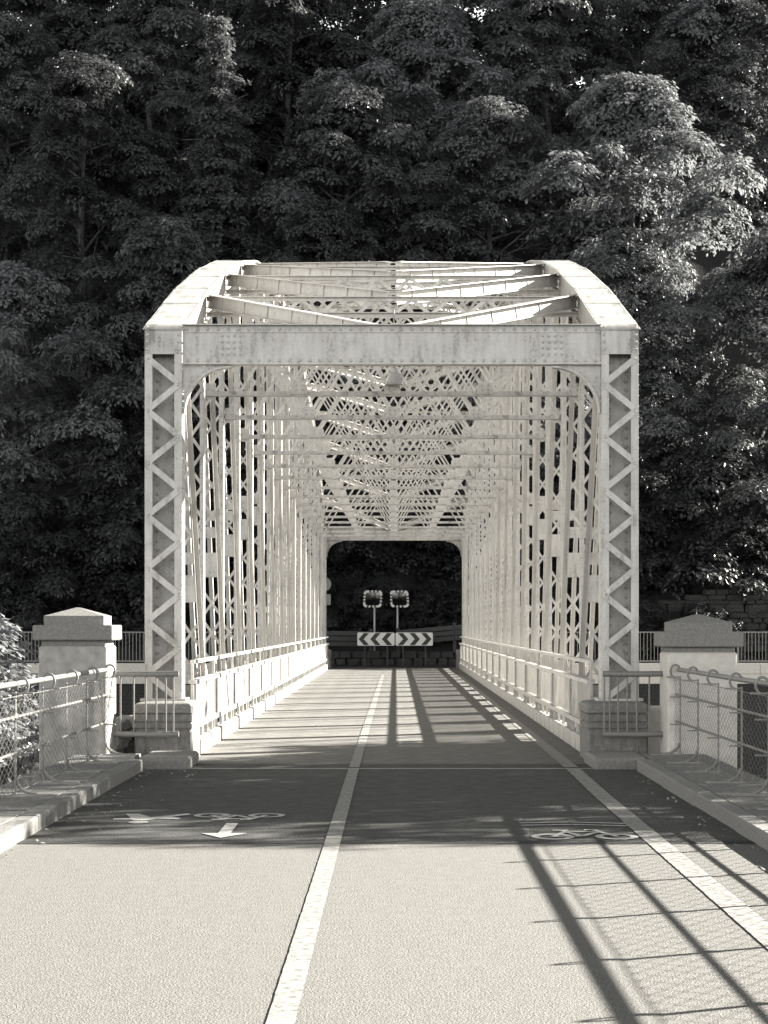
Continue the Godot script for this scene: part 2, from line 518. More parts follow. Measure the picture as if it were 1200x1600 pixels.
func diagonals(bridge: Node3D, side: float) -> void:
	for n in PANELS:
		var down_far := n < PANELS / 2
		var a := n if down_far else n + 1
		var b := n + 1 if down_far else n
		for px in [2.62, 3.0]:
			var p := Vector3(AXIS + side * px, chord_y(a) - 0.32, zn(a) - (0.25 if down_far else -0.25))
			var q := Vector3(AXIS + side * px, 0.05, zn(b) + (0.16 if down_far else -0.16))
			var m := MB.new()
			var inward := Vector3(-side if px < 2.7 else side, 0, 0)
			m.bar(p, q, 0.012, 0.10, Vector3.RIGHT)
			m.bar(p + inward * 0.036 + Vector3(0, 0.045, 0), q + inward * 0.036 + Vector3(0, 0.045, 0), 0.062, 0.012, Vector3.RIGHT)
			put(m, "diagonal_tie", M.paint, bridge)
		# thin hanger at the middle of the panel, from the diagonals down
		var h := MB.new()
		var pm := Vector3(AXIS + side * 2.81, (chord_y(a) - 0.32 + 0.05) * 0.5, (zn(a) + zn(b)) * 0.5)
		h.box(Vector3(pm.x - 0.022, -0.2, pm.z - 0.03), Vector3(pm.x + 0.022, pm.y + 0.1, pm.z + 0.03))
		h.box(Vector3(pm.x - 0.19, pm.y - 0.10, pm.z - 0.0355), Vector3(pm.x + 0.19, pm.y + 0.06, pm.z - 0.03))
		put(h, "hanger", M.paint, bridge)
		if n == 7 or n == 8 or n == 6 or n == 9:
			var c := MB.new()
			c.bar(Vector3(AXIS + side * 2.81, chord_y(b) - 0.4, zn(b)), Vector3(AXIS + side * 2.81, 0.0, zn(a)), 0.04, 0.07, Vector3.RIGHT)
			put(c, "counter_tie", M.paint, bridge)

func sway_frame(bridge: Node3D, n: int) -> void:
	var hw := 2.60
	var top := chord_y(n) - 0.1
	var z := zn(n) + 0.02
	var m := MB.new()
	m.box(Vector3(-hw, STRUT_Y, -0.008), Vector3(hw, STRUT_Y + 0.07, 0.008))
	m.box(Vector3(-hw, STRUT_Y + 0.002, 0.0085), Vector3(hw, STRUT_Y + 0.014, 0.085))
	m.box(Vector3(-hw, STRUT_Y + 0.002, -0.085), Vector3(hw, STRUT_Y + 0.014, -0.0085))
	var strut := put(m, "sway_strut", M.worn_paint, bridge)
	strut.position = Vector3(AXIS, 0, z)
	var rv := MB.new()
	if n <= 6:
		var x := -hw + 0.1
		while x < hw:
			rv.rivet(Vector3(x, STRUT_Y + 0.05, 0.0085), Vector3.BACK, 0.016)
			x += 0.33
	for i in 5:
		var gx := -hw + i * hw * 0.5
		var hx := 0.115
		var g := MB.new()
		var pl := PackedVector2Array([Vector2(gx - hx, STRUT_Y + 0.03), Vector2(gx + hx, STRUT_Y + 0.03), Vector2(gx + hx, STRUT_Y + 0.14), Vector2(gx + hx * 0.6, STRUT_Y + 0.205), Vector2(gx - hx * 0.6, STRUT_Y + 0.205), Vector2(gx - hx, STRUT_Y + 0.14)])
		if i == 0 or i == 4:
			var s := -1.0 if i == 0 else 1.0
			gx -= s * 0.06
			pl = PackedVector2Array([Vector2(gx - 0.07, STRUT_Y - 0.05), Vector2(gx + 0.07, STRUT_Y - 0.05), Vector2(gx + 0.07, STRUT_Y + 0.18), Vector2(gx - 0.07, STRUT_Y + 0.18)])
		g.prism(pl, 0.0095, 0.020)
		put(g, "gusset_plate", M.paint, strut)
		if n <= 6:
			for r in [Vector2(-0.045, 0.09), Vector2(0.045, 0.09), Vector2(-0.045, 0.15), Vector2(0.045, 0.15)]:
				rv.rivet(Vector3(gx + r.x, STRUT_Y + r.y, 0.020), Vector3.BACK, 0.015)
	if n <= 6: put(rv, "rivets", M.paint, strut, "stuff")
	# upper lattice strut
	var t := MB.new()
	for yy in [top - 0.06, top - 0.28]:
		t.box(Vector3(-hw, yy, -0.006), Vector3(hw, yy + 0.06, 0.006))
		t.box(Vector3(-hw, yy + 0.047, 0.0065), Vector3(hw, yy + 0.058, 0.075))
	var ts := put(t, "upper_strut", M.paint, strut)
	var lc := MB.new()
	var k := 0
	var x2 := -hw + 0.02
	while x2 < hw - 0.1:
		var y0 := top - 0.25 if k % 2 == 0 else top - 0.03
		var y1 := top - 0.03 if k % 2 == 0 else top - 0.25
		lc.bar(Vector3(x2, y0, -0.012), Vector3(x2 + 0.26, y1, -0.012), 0.05, 0.008, Vector3(0, 1, 0))
		x2 += 0.26
		k += 1
	put(lc, "strut_lacing", M.paint, strut, "stuff")
	# lattice between the two struts, turned back where it meets the posts
	var low := STRUT_Y + 0.08
	var high := top - 0.25
	var rest := MB.new()
	for i in 5:
		for dir: float in [-1.0, 1.0]:
			var p := Vector2(-hw + i * hw * 0.5, low)
			var d: float = dir
			if (i == 0 and d < 0) or (i == 4 and d > 0): continue
			while p.y < high - 0.1:
				var edge := hw * d
				var run := absf(edge - p.x)
				var q := p + Vector2(d * run, run / 0.62)
				if q.y > high:
					var f := (high - p.y) / (q.y - p.y)
					q = p.lerp(q, f)
				var b := MB.new() if n <= 9 else rest
				var off := -0.016 - 0.006 * (d + 1.0)
				b.bar(Vector3(p.x, p.y, off), Vector3(q.x, q.y, off), 0.045, 0.010, Vector3(0, 0.62, 0) + Vector3(-d, 0, 0))
				if n <= 9: put(b, "sway_brace", M.paint, strut)
				p = q
				d = -d
	if n > 9: put(rest, "sway_braces", M.paint, strut, "stuff")

func laterals(bridge: Node3D) -> void:
	for n in PANELS:
		var first := n < PANELS / 2
		var a := n if first else n + 1
		var b := n + 1 if first else n
		for s: float in [-1.0, 1.0]:
			var p := Vector3(AXIS + s * 0.05, chord_y(a) - 0.02, zn(a) + (0.12 if a == 0 else 0.0))
			var q := Vector3(AXIS + s * (HALF - 0.25), chord_y(b) - 0.06, zn(b))
			var m := MB.new()
			var d := (q - p).normalized()
			var side := d.cross(Vector3.UP).normalized()
			var up := side.cross(d).normalized()
			m.bar(p - up * 0.095, q - up * 0.095, 0.014, 0.17, side)
			m.bar(p - up * 0.004, q - up * 0.004, 0.24, 0.012, side)
			m.bar(p - up * 0.186, q - up * 0.186, 0.20, 0.012, side)
			var brace := put(m, "lateral_brace", M.paint, bridge)
			if n < 5:
				var rv := MB.new()
				var l := p.distance_to(q)
				var t := 0.2
				var cam := side if side.z > 0 else -side
				while t < l:
					rv.rivet(p + d * t - up * 0.095 + cam * 0.007, cam, 0.014)
					rv.obox(p + d * (t + 0.2) - up * 0.095 + cam * 0.014, d * 0.012, up * 0.078, cam * 0.006)
					t += 0.62
				put(rv, "stiffeners", M.paint, brace, "stuff")

func parapet(bridge: Node3D, side: float) -> void:
	var px := AXIS + side * 2.505
	for n in PANELS:
		var z0 := zn(n) - (0.32 if n == 0 else 0.0)
		var z1 := zn(n + 1) + (0.3 if n == PANELS - 1 else 0.0)
		var p := MB.new()
		# shallow corrugation, six folds to a panel
		var ribs := 12
		for i in ribs:
			var a := lerpf(z0 - 0.03, z1 + 0.03, float(i) / ribs)
			var b := lerpf(z0 - 0.03, z1 + 0.03, float(i + 1) / ribs)
			var xa := px + (0.008 if i % 2 == 0 else -0.008)
			var xb := px + (-0.008 if i % 2 == 0 else 0.008)
			p.quad(Vector3(xa, 0.40, a), Vector3(xb, 0.40, b), Vector3(xb, 0.92, b), Vector3(xa, 0.92, a), Vector3(-side, 0, 0))
		var panel := put(p, "parapet_panel", M.panel, bridge)
		var s := MB.new()
		s.box(Vector3(px - 0.02, 0.2, z0 - 0.014), Vector3(px + 0.02, 0.90, z0 + 0.014))
		put(s, "stiffener", M.paint, panel)
		var f := MB.new()
		f.box(Vector3(px - 0.05, 0.905, z1), Vector3(px + 0.05, 0.955, z0))
		put(f, "parapet_cap", M.paint, bridge)
		var lo := MB.new()
		lo.box(Vector3(px - 0.045, 0.34, z1), Vector3(px + 0.045, 0.40, z0))
		put(lo, "parapet_sill", M.paint, bridge)
		for k in 4:
			var zz := lerpf(z0, z1, (k + 0.5) / 4.0)
			var l := MB.new()
			l.box(Vector3(px - 0.02, 0.19, zz - 0.035), Vector3(px + 0.02, 0.345, zz + 0.035))
			put(l, "foot", M.paint, bridge)
		var hr := MB.new()
		hr.box(Vector3(px - 0.03, 1.16, z1), Vector3(px + 0.03, 1.205, z0))
		put(hr, "handrail", M.paint, bridge)
		var st := MB.new()
		st.box(Vector3(px - 0.015, 0.95, z0 - 0.02), Vector3(px + 0.015, 1.165, z0 + 0.02))
		put(st, "handrail_bracket", M.paint, bridge)
		var kb := MB.new()
		var xa := AXIS + side * 2.44
		var xb := AXIS + side * 2.60
		kb.cbox(Vector3(minf(xa, xb), -0.05, z1 + 0.004), Vector3(maxf(xa, xb), 0.20, z0 - 0.004), 0.02)
		put(kb, "kerb_beam", M.paint if side < 0 else M.worn_paint, bridge)
	var c := MB.new()
	var xc := AXIS + side * 2.81
	c.box(Vector3(xc - 0.14, -0.62, zn(PANELS)), Vector3(xc + 0.14, -0.12, zn(0)))
	put(c, "bottom_chord", M.paint, bridge)

func build_bridge() -> void:
	var bridge := node("truss_bridge", self, Vector3.ZERO)
	tag(bridge, "pale riveted steel truss road bridge with arched top chords", "bridge")
	for s: float in [-1.0, 1.0]:
		for far: bool in [false, true]: end_post(bridge, s, far)
		top_chord(bridge, s)
		for n in range(1, PANELS): vertical(bridge, s, n)
		diagonals(bridge, s)
		parapet(bridge, s)
	portal_beam(bridge, false)
	portal_beam(bridge, true)
	for n in range(1, PANELS): sway_frame(bridge, n)
	laterals(bridge)
	for n in PANELS + 1:
		var fb := MB.new()
		fb.box(Vector3(AXIS - 2.9, -0.9, zn(n) - 0.12), Vector3(AXIS + 2.9, -0.36, zn(n) + 0.12))
		put(fb, "floor_beam", M.paint, bridge)
	# deck
	var d := MB.new()
	d.box(Vector3(AXIS - 2.55, -0.35, zn(PANELS) - 0.5), Vector3(AXIS + 2.55, 0.0, -26.0))
	struct(d, "bridge_deck", M.deck_asphalt)

	# lamp under the first sway frame
	var lamp := node("pendant_lamp", self, Vector3(-0.02, 5.0, zn(1) + 0.12))
	tag(lamp, "bell shaped lamp hanging in the middle just behind the portal beam", "lamp")
	var rings := []
	for r in [[0.0, 0.135], [0.02, 0.14], [0.032, 0.128], [0.16, 0.085], [0.175, 0.06], [0.23, 0.055], [0.24, 0.02]]:
		var ring := []
		for j in 16: ring.append(Vector3(cos(TAU * j / 16) * r[1], r[0], sin(TAU * j / 16) * r[1]))
		rings.append(ring)
	var lm := MB.new()
	lm.loft(rings)
	put(lm, "lamp_shade", M.lamp_enamel, lamp)
	var ls := MB.new()
	ls.tube([Vector3(0, 0.22, 0), Vector3(0, 1.06, 0)], 0.012, 6)
	put(ls, "stem", M.galvanised, lamp)

# ---------------------------------------------------------------- approach
func build_road() -> void:
	var r := MB.new()
	var ap := MB.new()
	ap.box(Vector3(-2.86, -0.3, -24.7), Vector3(2.73, 0.0, -16.6))
	ap.box(Vector3(-2.92, -0.3, -25.98), Vector3(2.88, 0.0, -24.7))
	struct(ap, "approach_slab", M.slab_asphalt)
	r.box(Vector3(-2.86, -0.3, -16.6), Vector3(2.73, 0.0, 30.0))
	struct(r, "road", M.asphalt)
	var j := MB.new()
	j.box(Vector3(-2.85, -0.1, -16.70), Vector3(2.72, 0.004, -16.46))
	struct(j, "road_joint", M.dark_asphalt)
	var e := MB.new()
	e.box(Vector3(-2.5, -0.1, -25.13), Vector3(2.4, 0.004, -25.08))
	struct(e, "expansion_joint", M.galvanised)
	# pavements and kerbs
	for s: float in [-1.0, 1.0]:
		var kx: float = -2.85 if s < 0 else 2.72
		var outer: float = -3.75 if s < 0 else 3.65
		var pv := MB.new()
		pv.box(Vector3(minf(outer, kx + s * 0.17), -0.35, -26.1), Vector3(maxf(outer, kx + s * 0.17), 0.07, 12.0))
		var base := struct(pv, "pavement" , M.concrete)
		var z := -24.7
		rng.seed = 5 if s < 0 else 6
		while z < 2.0:
			var l := 2.4
			var k := MB.new()
			var a := kx + rng.randf_range(-0.006, 0.006)
			k.cbox(Vector3(minf(a, kx + s * 0.165), -0.1, z + 0.006), Vector3(maxf(a, kx + s * 0.165), 0.128 + rng.randf_range(-0.006, 0.006), z + l - 0.006), 0.014)
			put(k, "kerb_stone", M.old_stone if s > 0 else M.concrete, base)
			var zz := z - (1.35 if z < -24 else 0.0)
			while zz < z + l - 0.01:
				var fl := MB.new()
				var x0 := kx + s * 0.175
				var x1 := outer
				var dz := 0.4
				fl.cbox(Vector3(minf(x0, x1), 0.05, zz + 0.004), Vector3(maxf(x0, x1), 0.12 + rng.randf_range(-0.004, 0.006), minf(zz + dz, z + l) - 0.004), 0.006)
				put(fl, "paving_slab", M.concrete, base)
				zz += dz
			z += l
		# short kerb block in front of the bridge pedestal
		var b := MB.new()
		b.cbox(Vector3(-2.94 if s < 0 else 2.27, -0.1, -26.35), Vector3(-2.36 if s < 0 else 2.88, 0.135, -24.95), 0.03)
		var kb := put(b, "kerb_block", M.old_stone, self)
		tag(kb, "low worn stone block at the foot of the %s bridge pedestal" % ("left" if s < 0 else "right"), "kerb block")

func strip(m: MB, pts: Array, w: float, y := 0.0) -> void:
	for i in pts.size() - 1:
		var a: Vector2 = pts[i]
		var b: Vector2 = pts[i + 1]
		var o := (b - a).orthogonal().normalized() * w * 0.5
		m.quad(Vector3(a.x + o.x, y, a.y + o.y), Vector3(b.x + o.x, y, b.y + o.y), Vector3(b.x - o.x, y, b.y - o.y), Vector3(a.x - o.x, y, a.y - o.y), Vector3.UP)

func painted_line(m: MB, pts: Array, w: float) -> void:
	var r := RandomNumberGenerator.new()
	r.seed = 19
	for i in pts.size() - 1:
		var a: Vector2 = pts[i]
		var b: Vector2 = pts[i + 1]
		var n := int(a.distance_to(b) / 0.11)
		var o := (b - a).orthogonal().normalized() * w * 0.5
		var l0 := 1.0
		var r0 := 1.0
		for k in n:
			var p := a.lerp(b, float(k) / n)
			var q := a.lerp(b, float(k + 1) / n)
			var l1 := 1.0 + r.randfn(0.0, 0.016)
			var r1 := 1.0 + r.randfn(0.0, 0.016)
			m.quad(Vector3(p.x + o.x * l0, 0, p.y + o.y * l0), Vector3(q.x + o.x * l1, 0, q.y + o.y * l1), Vector3(q.x - o.x * r1, 0, q.y - o.y * r1), Vector3(p.x - o.x * r0, 0, p.y - o.y * r0), Vector3.UP)
			l0 = l1
			r0 = r1

func flat(m: MB, pts: PackedVector2Array) -> void:
	var idx := Geometry2D.triangulate_polygon(pts)
	for i in range(0, idx.size(), 3):
		m.tri(Vector3(pts[idx[i]].x, 0, pts[idx[i]].y), Vector3(pts[idx[i + 1]].x, 0, pts[idx[i + 1]].y), Vector3(pts[idx[i + 2]].x, 0, pts[idx[i + 2]].y), Vector3.UP)

func bicycle_mark(at: Vector3, w: float, l: float, flip: float) -> MeshInstance3D:
	# drawn in a 2 x 1.2 box, v up the symbol
	var m := MB.new()
	var k := func(u: float, v: float) -> Vector2: return Vector2(u * w * 0.5, -flip * v * l * 0.5)
	for c in [-0.62, 0.62]:
		for i in 28:
			var a0 := TAU * i / 28
			var a1 := TAU * (i + 1) / 28
			var p := []
			for q in [[a0, 0.42], [a1, 0.42], [a1, 0.27], [a0, 0.27]]:
				var t: Vector2 = k.call(c + cos(q[0]) * q[1], -0.45 + sin(q[0]) * q[1] * 1.25)
				p.append(Vector3(t.x, 0, t.y))
			m.quad(p[0], p[1], p[2], p[3], Vector3.UP)
	var lay := 0.0006
	for seg in [[-0.62, -0.45, -0.28, 0.45], [-0.28, 0.45, 0.36, 0.42], [-0.05, -0.42, 0.36, 0.42], [-0.62, -0.45, -0.05, -0.42], [-0.36, 0.62, -0.05, -0.42], [0.62, -0.45, 0.28, 0.72], [0.1, 0.72, 0.34, 0.74], [-0.54, 0.64, -0.22, 0.64]]:
		strip(m, [k.call(seg[0], seg[1]), k.call(seg[2], seg[3])], 0.05, lay)
		lay += 0.0004
	var o := put(m, "road_marking", M.fresh_marking, self)
	o.position = at
	return o

func build_markings() -> void:
	var m := MB.new()
	painted_line(m, [Vector2(-0.475, 12.0), Vector2(-0.475, -24.99)], 0.12)
	painted_line(m, [Vector2(-0.475, -25.24), Vector2(-0.41, -72.5)], 0.12)
	var c := put(m, "road_marking", M.marking, self)
	c.position.y = 0.006
	tag(c, "long white centre line painted on the road onto the bridge", "road marking")
	var e := MB.new()
	painted_line(e, [Vector2(1.93, 12.0), Vector2(1.99, -21.0), Vector2(2.03, -25.0)], 0.165)
	painted_line(e, [Vector2(2.03, -25.24), Vector2(2.05, -72.0)], 0.165)
	var eo := put(e, "road_marking", M.marking, self)
	eo.position.y = 0.006
	tag(eo, "white edge line painted along the right kerb and bridge parapet", "road marking")
	var b1 := bicycle_mark(Vector3(-1.345, 0.006, -18.72), 0.76, 0.78, -1.0)
	tag(b1, "white bicycle symbol above the painted arrow in the left lane", "road marking")
	var b2 := bicycle_mark(Vector3(1.47, 0.006, -17.2), 0.80, 0.90, 1.0)
	tag(b2, "white bicycle symbol beside the right edge line, in half shade", "road marking")
	var d := MB.new()
	for dz in [0.0, 0.22]:
		strip(d, [Vector2(1.03, -17.95 - dz), Vector2(1.45, -18.03 - dz), Vector2(1.90, -17.9 - dz)], 0.065)
	var dd := put(d, "road_marking", M.fresh_marking, self)
	dd.position.y = 0.006
	tag(dd, "two thin white lines painted beyond the right bicycle symbol", "road marking")
	var a := MB.new()
	flat(a, PackedVector2Array([Vector2(-0.05, -18.15), Vector2(0.05, -18.15), Vector2(0.05, -17.28), Vector2(0.185, -17.28), Vector2(0.0, -16.9), Vector2(-0.185, -17.28), Vector2(-0.05, -17.28)]))
	var ao := put(a, "road_marking", M.fresh_marking, self)
	ao.position = Vector3(-1.35, 0.006, 0)
	tag(ao, "white arrow on the left lane pointing towards the viewer", "road marking")
	var p := MB.new()
	# walking figure, head towards the viewer
	var s := func(arr: Array) -> PackedVector2Array:
		var out := PackedVector2Array()
		for q in arr: out.append(Vector2(q[0], q[1]))
		return out
	flat(p, s.call([[-0.26, -19.02], [-0.15, -19.05], [-0.01, -18.72], [0.12, -18.86], [0.27, -19.08], [0.31, -18.98], [0.16, -18.72], [0.26, -18.62], [0.24, -18.54], [0.05, -18.56], [-0.02, -18.42], [-0.12, -18.42], [-0.16, -18.5], [-0.30, -18.48], [-0.31, -18.56], [-0.17, -18.62]]))
	var hd := PackedVector2Array()
	for i in 14: hd.append(Vector2(-0.06 + cos(TAU * i / 14) * 0.085, -18.24 + sin(TAU * i / 14) * 0.13))
	flat(p, hd)
	var po := put(p, "road_marking", M.fresh_marking, self)
	po.position = Vector3(-2.08, 0.006, 0)
	tag(po, "white walking figure painted upside down near the left kerb", "road marking")
	# dashes along the road on the far bank
	var f := MB.new()
	for i in 6: strip(f, [Vector2(-5.0 + i * 1.75, -83.75), Vector2(-4.1 + i * 1.75, -83.75)], 0.14)
	var fo := put(f, "road_marking", M.marking, self)
	fo.position.y = 0.008
	tag(fo, "broken white line across the far end of the bridge", "road marking")
	# fallen leaves near the left kerb
	rng.seed = 77
	var lf := MB.new()
	for i in 150:
		var pos := Vector3(-2.7 + absf(rng.randfn(0.0, 0.22)), 0.012, rng.randf_range(-24.6, -17.5))
		if i < 16: pos = Vector3(rng.randf_range(-2.78, -2.2), 0.012, rng.randf_range(-24.8, -23.6))
		elif i > 100: pos = Vector3(2.66 - absf(rng.randfn(0.0, 0.10)), 0.012, rng.randf_range(-24.0, -10.0))
		elif i > 48: pos = Vector3(-2.80 + absf(rng.randfn(0.0, 0.08)), 0.012, rng.randf_range(-24.6, -15.0))
		elif i > 38: pos = Vector3(rng.randf_range(-2.4, -0.5), 0.012, rng.randf_range(-45.0, -29.0))
		var a1 := rng.randf() * TAU
		var ln := rng.randf_range(0.008, 0.03)
		var x := Vector3(cos(a1), rng.randf_range(0.0, 0.35), sin(a1)) * ln
		var y := Vector3(-sin(a1), rng.randf_range(-0.1, 0.3), cos(a1)) * ln * 0.55
		lf.tri(pos - x, pos + y, pos + x + Vector3(0, 0.006, 0), Vector3.UP)
		lf.tri(pos - x, pos - y, pos + x + Vector3(0, 0.006, 0), Vector3.UP)
	var lo := put(lf, "fallen_leaves", M.leaf_litter, self)
	tag(lo, "pale dry leaves scattered beside the left kerb", "leaves", "", "stuff")

func pedestal(side: float, far: bool) -> void:
	var where := ("far " if far else "near ") + ("left" if side < 0 else "right")
	var x0 := -3.157 if side < 0 else 2.32
	var x1 := -2.455 if side < 0 else 3.06
	var p := node("bridge_pedestal", self, Vector3((x0 + x1) * 0.5, 0, -26.5 if not far else -(83.36 + 0.5)))
	if far: p.rotation.y = PI
	tag(p, "grooved concrete pedestal with rounded cap under the %s bridge post" % where, "pedestal")
	var w := (x1 - x0) * 0.5
	var dep := 1.05
	var m := MB.new()
	m.cbox(Vector3(-w, -0.6, -dep), Vector3(w, 0.375, 0), 0.025)
	put(m, "block", M.concrete, p)
	var f := MB.new()
	f.box(Vector3(-w + 0.02, 0.37, -dep + 0.02), Vector3(w - 0.02, 0.58, -0.02))
	put(f, "joint_core", M.concrete, p)
	for r in [[0.39, 0.455], [0.47, 0.57]]:
		var c := MB.new()
		c.cbox(Vector3(-w, r[0], -dep), Vector3(w, r[1], 0), 0.01)
		put(c, "course", M.concrete, p)
	var cap := MB.new()
	var rings := []
	for q in [[0.583, -0.012], [0.59, 0.0], [0.66, 0.0], [0.69, 0.02], [0.705, 0.06], [0.711, 0.12]]:
		var i: float = q[1] - 0.012
		rings.append(cap.oct(-w + i, w - i, -dep + i, -i, 0.03, q[0]))
	cap.loft(rings)
	put(cap, "cap", M.old_stone, p)
	var pl := MB.new()
	pl.cbox(Vector3(-w + 0.14, 0.09, -0.02), Vector3(w - 0.12, 0.19, 0.014), 0.006)
	var plate := put(pl, "cover_plate", M.concrete, p)
	var bo := MB.new()
	for s: float in [-1.0, 1.0]: bo.rivet(Vector3(s * (w - 0.2), 0.14, 0.014), Vector3.BACK, 0.014)
	put(bo, "bolts", M.galvanised, plate, "stuff")

func pillar(side: float) -> void:
	var x0 := -4.20 if side < 0 else 3.21
	var x1 := -3.39 if side < 0 else 4.03
	var dy := 0.0 if side < 0 else -0.078
	var w := (x1 - x0) * 0.5
	var p := node("gate_pillar", self, Vector3((x0 + x1) * 0.5, 0, -25.8))
	tag(p, "stone gate pillar with stepped pyramid cap at the %s railing's end" % ("left" if side < 0 else "right"), "pillar")
	var d := 0.8
	var s := MB.new()
	s.cbox(Vector3(-w, -1.2, -d), Vector3(w, 1.40 + dy, 0), 0.02)
	put(s, "shaft", M.render_coat if side < 0 else M.pale_concrete, p)
	var nk := MB.new()
	nk.cbox(Vector3(-w + 0.025, 1.395 + dy, -d + 0.025), Vector3(w - 0.025, 1.465 + dy, -0.025), 0.012)
	put(nk, "neck", M.old_stone, p)
	var a := MB.new()
	var o := 0.065
	a.cbox(Vector3(-w - o, 1.465 + dy, -d - o), Vector3(w + o, 1.645 + dy, o), 0.012)
	put(a, "cap_slab", M.old_stone, p)
	var b := MB.new()
	var i := 0.05
	var rings := [b.oct(-w + i, w - i, -d + i, -i, 0.006, 1.63 + dy), b.oct(-w + i, w - i, -d + i, -i, 0.006, 1.755 + dy), b.oct(-0.02, 0.02, -d * 0.5 - 0.02, -d * 0.5 + 0.02, 0.004, 1.855 + dy)]
	b.loft(rings)
	put(b, "pyramid_top", M.old_stone, p)

func barrier(side: float) -> void:
	# short pipe barrier between pillar and pedestal
	var p := node("pipe_barrier", self, Vector3(0, 0, -26.3))
	tag(p, "short white pipe barrier between the %s pillar and bridge pedestal" % ("left" if side < 0 else "right"), "barrier")
	var x0 := -3.40 if side < 0 else 2.49
	var x1 := -2.60 if side < 0 else 3.24
	for y in [1.06, 0.335]:
		var m := MB.new()
		m.tube([Vector3(x0, y, 0), Vector3((x0 + x1) * 0.5, y - 0.004, 0), Vector3(x1, y, 0)], 0.036, 10)
		put(m, "rail", M.rail_paint, p)
	var xs := [-3.30, -3.14, -2.995, -2.87, -2.755, -2.665] if side < 0 else [2.51, 2.575, 2.675, 2.785, 2.90, 3.05]
	for x in xs:
		var b := MB.new()
		b.tube([Vector3(x, 0.34, 0), Vector3(x, 1.055, 0)], 0.011, 6)
		put(b, "baluster", M.rail_paint, p)

func mesh_railing(side: float) -> void:
	var px := 3.40 if side < 0 else 3.34
	var z_end := -25.78
	var count := 12
	var gap := 1.52
	var r := node("mesh_railing", self, Vector3(side * px, 0.12, z_end))
	tag(r, "pipe railing with wire mesh along the %s pavement" % ("left" if side < 0 else "right"), "railing")
	var length := gap * (count - 1) + 0.2
	var in_dir := Vector3(-side, 0, 0)
	var top := MB.new()
	top.tube([Vector3(0, 1.0, -0.1), Vector3(0, 1.0, length * 0.5), Vector3(0, 1.0, length)], 0.026, 10)
	put(top, "top_rail", M.rail_paint, r)
	for y in [0.71, 0.39]:
		var m := MB.new()
		m.tube([in_dir * 0.03 + Vector3(0, y, -0.05), in_dir * 0.03 + Vector3(0, y, length)], 0.014, 8)
		put(m, "middle_rail", M.rail_paint, r)
	for i in count:
		var z := 0.1 + i * gap
		var p := MB.new()
		p.box(Vector3(-0.006, 0.0, z - 0.024), Vector3(0.006, 0.93, z + 0.024))
		var post := put(p, "post", M.rail_paint, r)
		# hook that bends over the pipe, with a short spur towards the road
		var h := MB.new()
		var pts := []
		for k in 9:
			var a := deg_to_rad(-70.0 + 220.0 * k / 8.0)
			pts.append(Vector3(in_dir.x * (0.055 + cos(a) * 0.06) , 0.985 + sin(a) * 0.075, z))
		h.tube(pts, 0.014, 6)
		h.obox(Vector3(in_dir.x * 0.09, 0.915, z), Vector3(0.075, 0, 0), Vector3(0, 0.008, 0), Vector3(0, 0, 0.022))
		put(h, "hook", M.rail_paint, post)
		var f := MB.new()
		f.box(Vector3(minf(0.0, in_dir.x * 0.32) - 0.03, 0.0, z - 0.04), Vector3(maxf(0.0, in_dir.x * 0.32) + 0.03, 0.016, z + 0.04))
		var cv := []
		for k in 7:
			var a := PI / 2.0 * k / 6.0
			cv.append(Vector3(in_dir.x * 0.19 * (1.0 - cos(a)) + in_dir.x * 0.01, 0.13 * (1.0 - sin(a)) + 0.012, z))
		f.tube(cv, 0.016, 6)
		put(f, "foot", M.rail_paint, post)
		for y in [0.71, 0.39]:
			var br := MB.new()
			br.obox(Vector3(in_dir.x * 0.06, y - 0.03, z), Vector3(0.06, 0, 0), Vector3(0, 0.007, 0), Vector3(0, 0, 0.02))
			put(br, "bracket", M.rail_paint, post)
	# woven mesh, slightly slack between the posts
	var w := MB.new()
	var dz := 0.2
	var y0 := 0.06
	var y1 := 0.90
	var bulge := func(z: float, y: float) -> Vector3:
		var t := absf(sin(PI * (z - 0.1) / gap))
		return Vector3(in_dir.x * (0.07 + 0.004 * t), y, z)
	var lean := 0.62
	for dir: float in [-1.0, 1.0]:
		var z := -1.4 + (0.0 if dir > 0 else dz * 0.5)
		while z < length + 1.4:
			var last = null
			for k in 8:
				var y := lerpf(y0, y1, k / 7.0)
				var zz: float = z + dir * (y - 0.48) * 2.6
				if zz < -0.02 or zz > length:
					last = null
					continue
				var p: Vector3 = bulge.call(zz, y) + in_dir * 0.002 * dir
				if last != null: w.bar(last, p, 0.0026, 0.0026, Vector3.RIGHT)
				last = p
			z += dz
	for y in [y0, y1]:
		var sel := MB.new()
		var pts := []
		var z := 0.0
		while z <= length:
			pts.append(bulge.call(z, y)); z += 0.19
		sel.tube(pts, 0.004, 5)
		put(sel, "mesh_edge", M.wire, r)
	put(w, "wire_mesh", M.wire, r, "stuff")

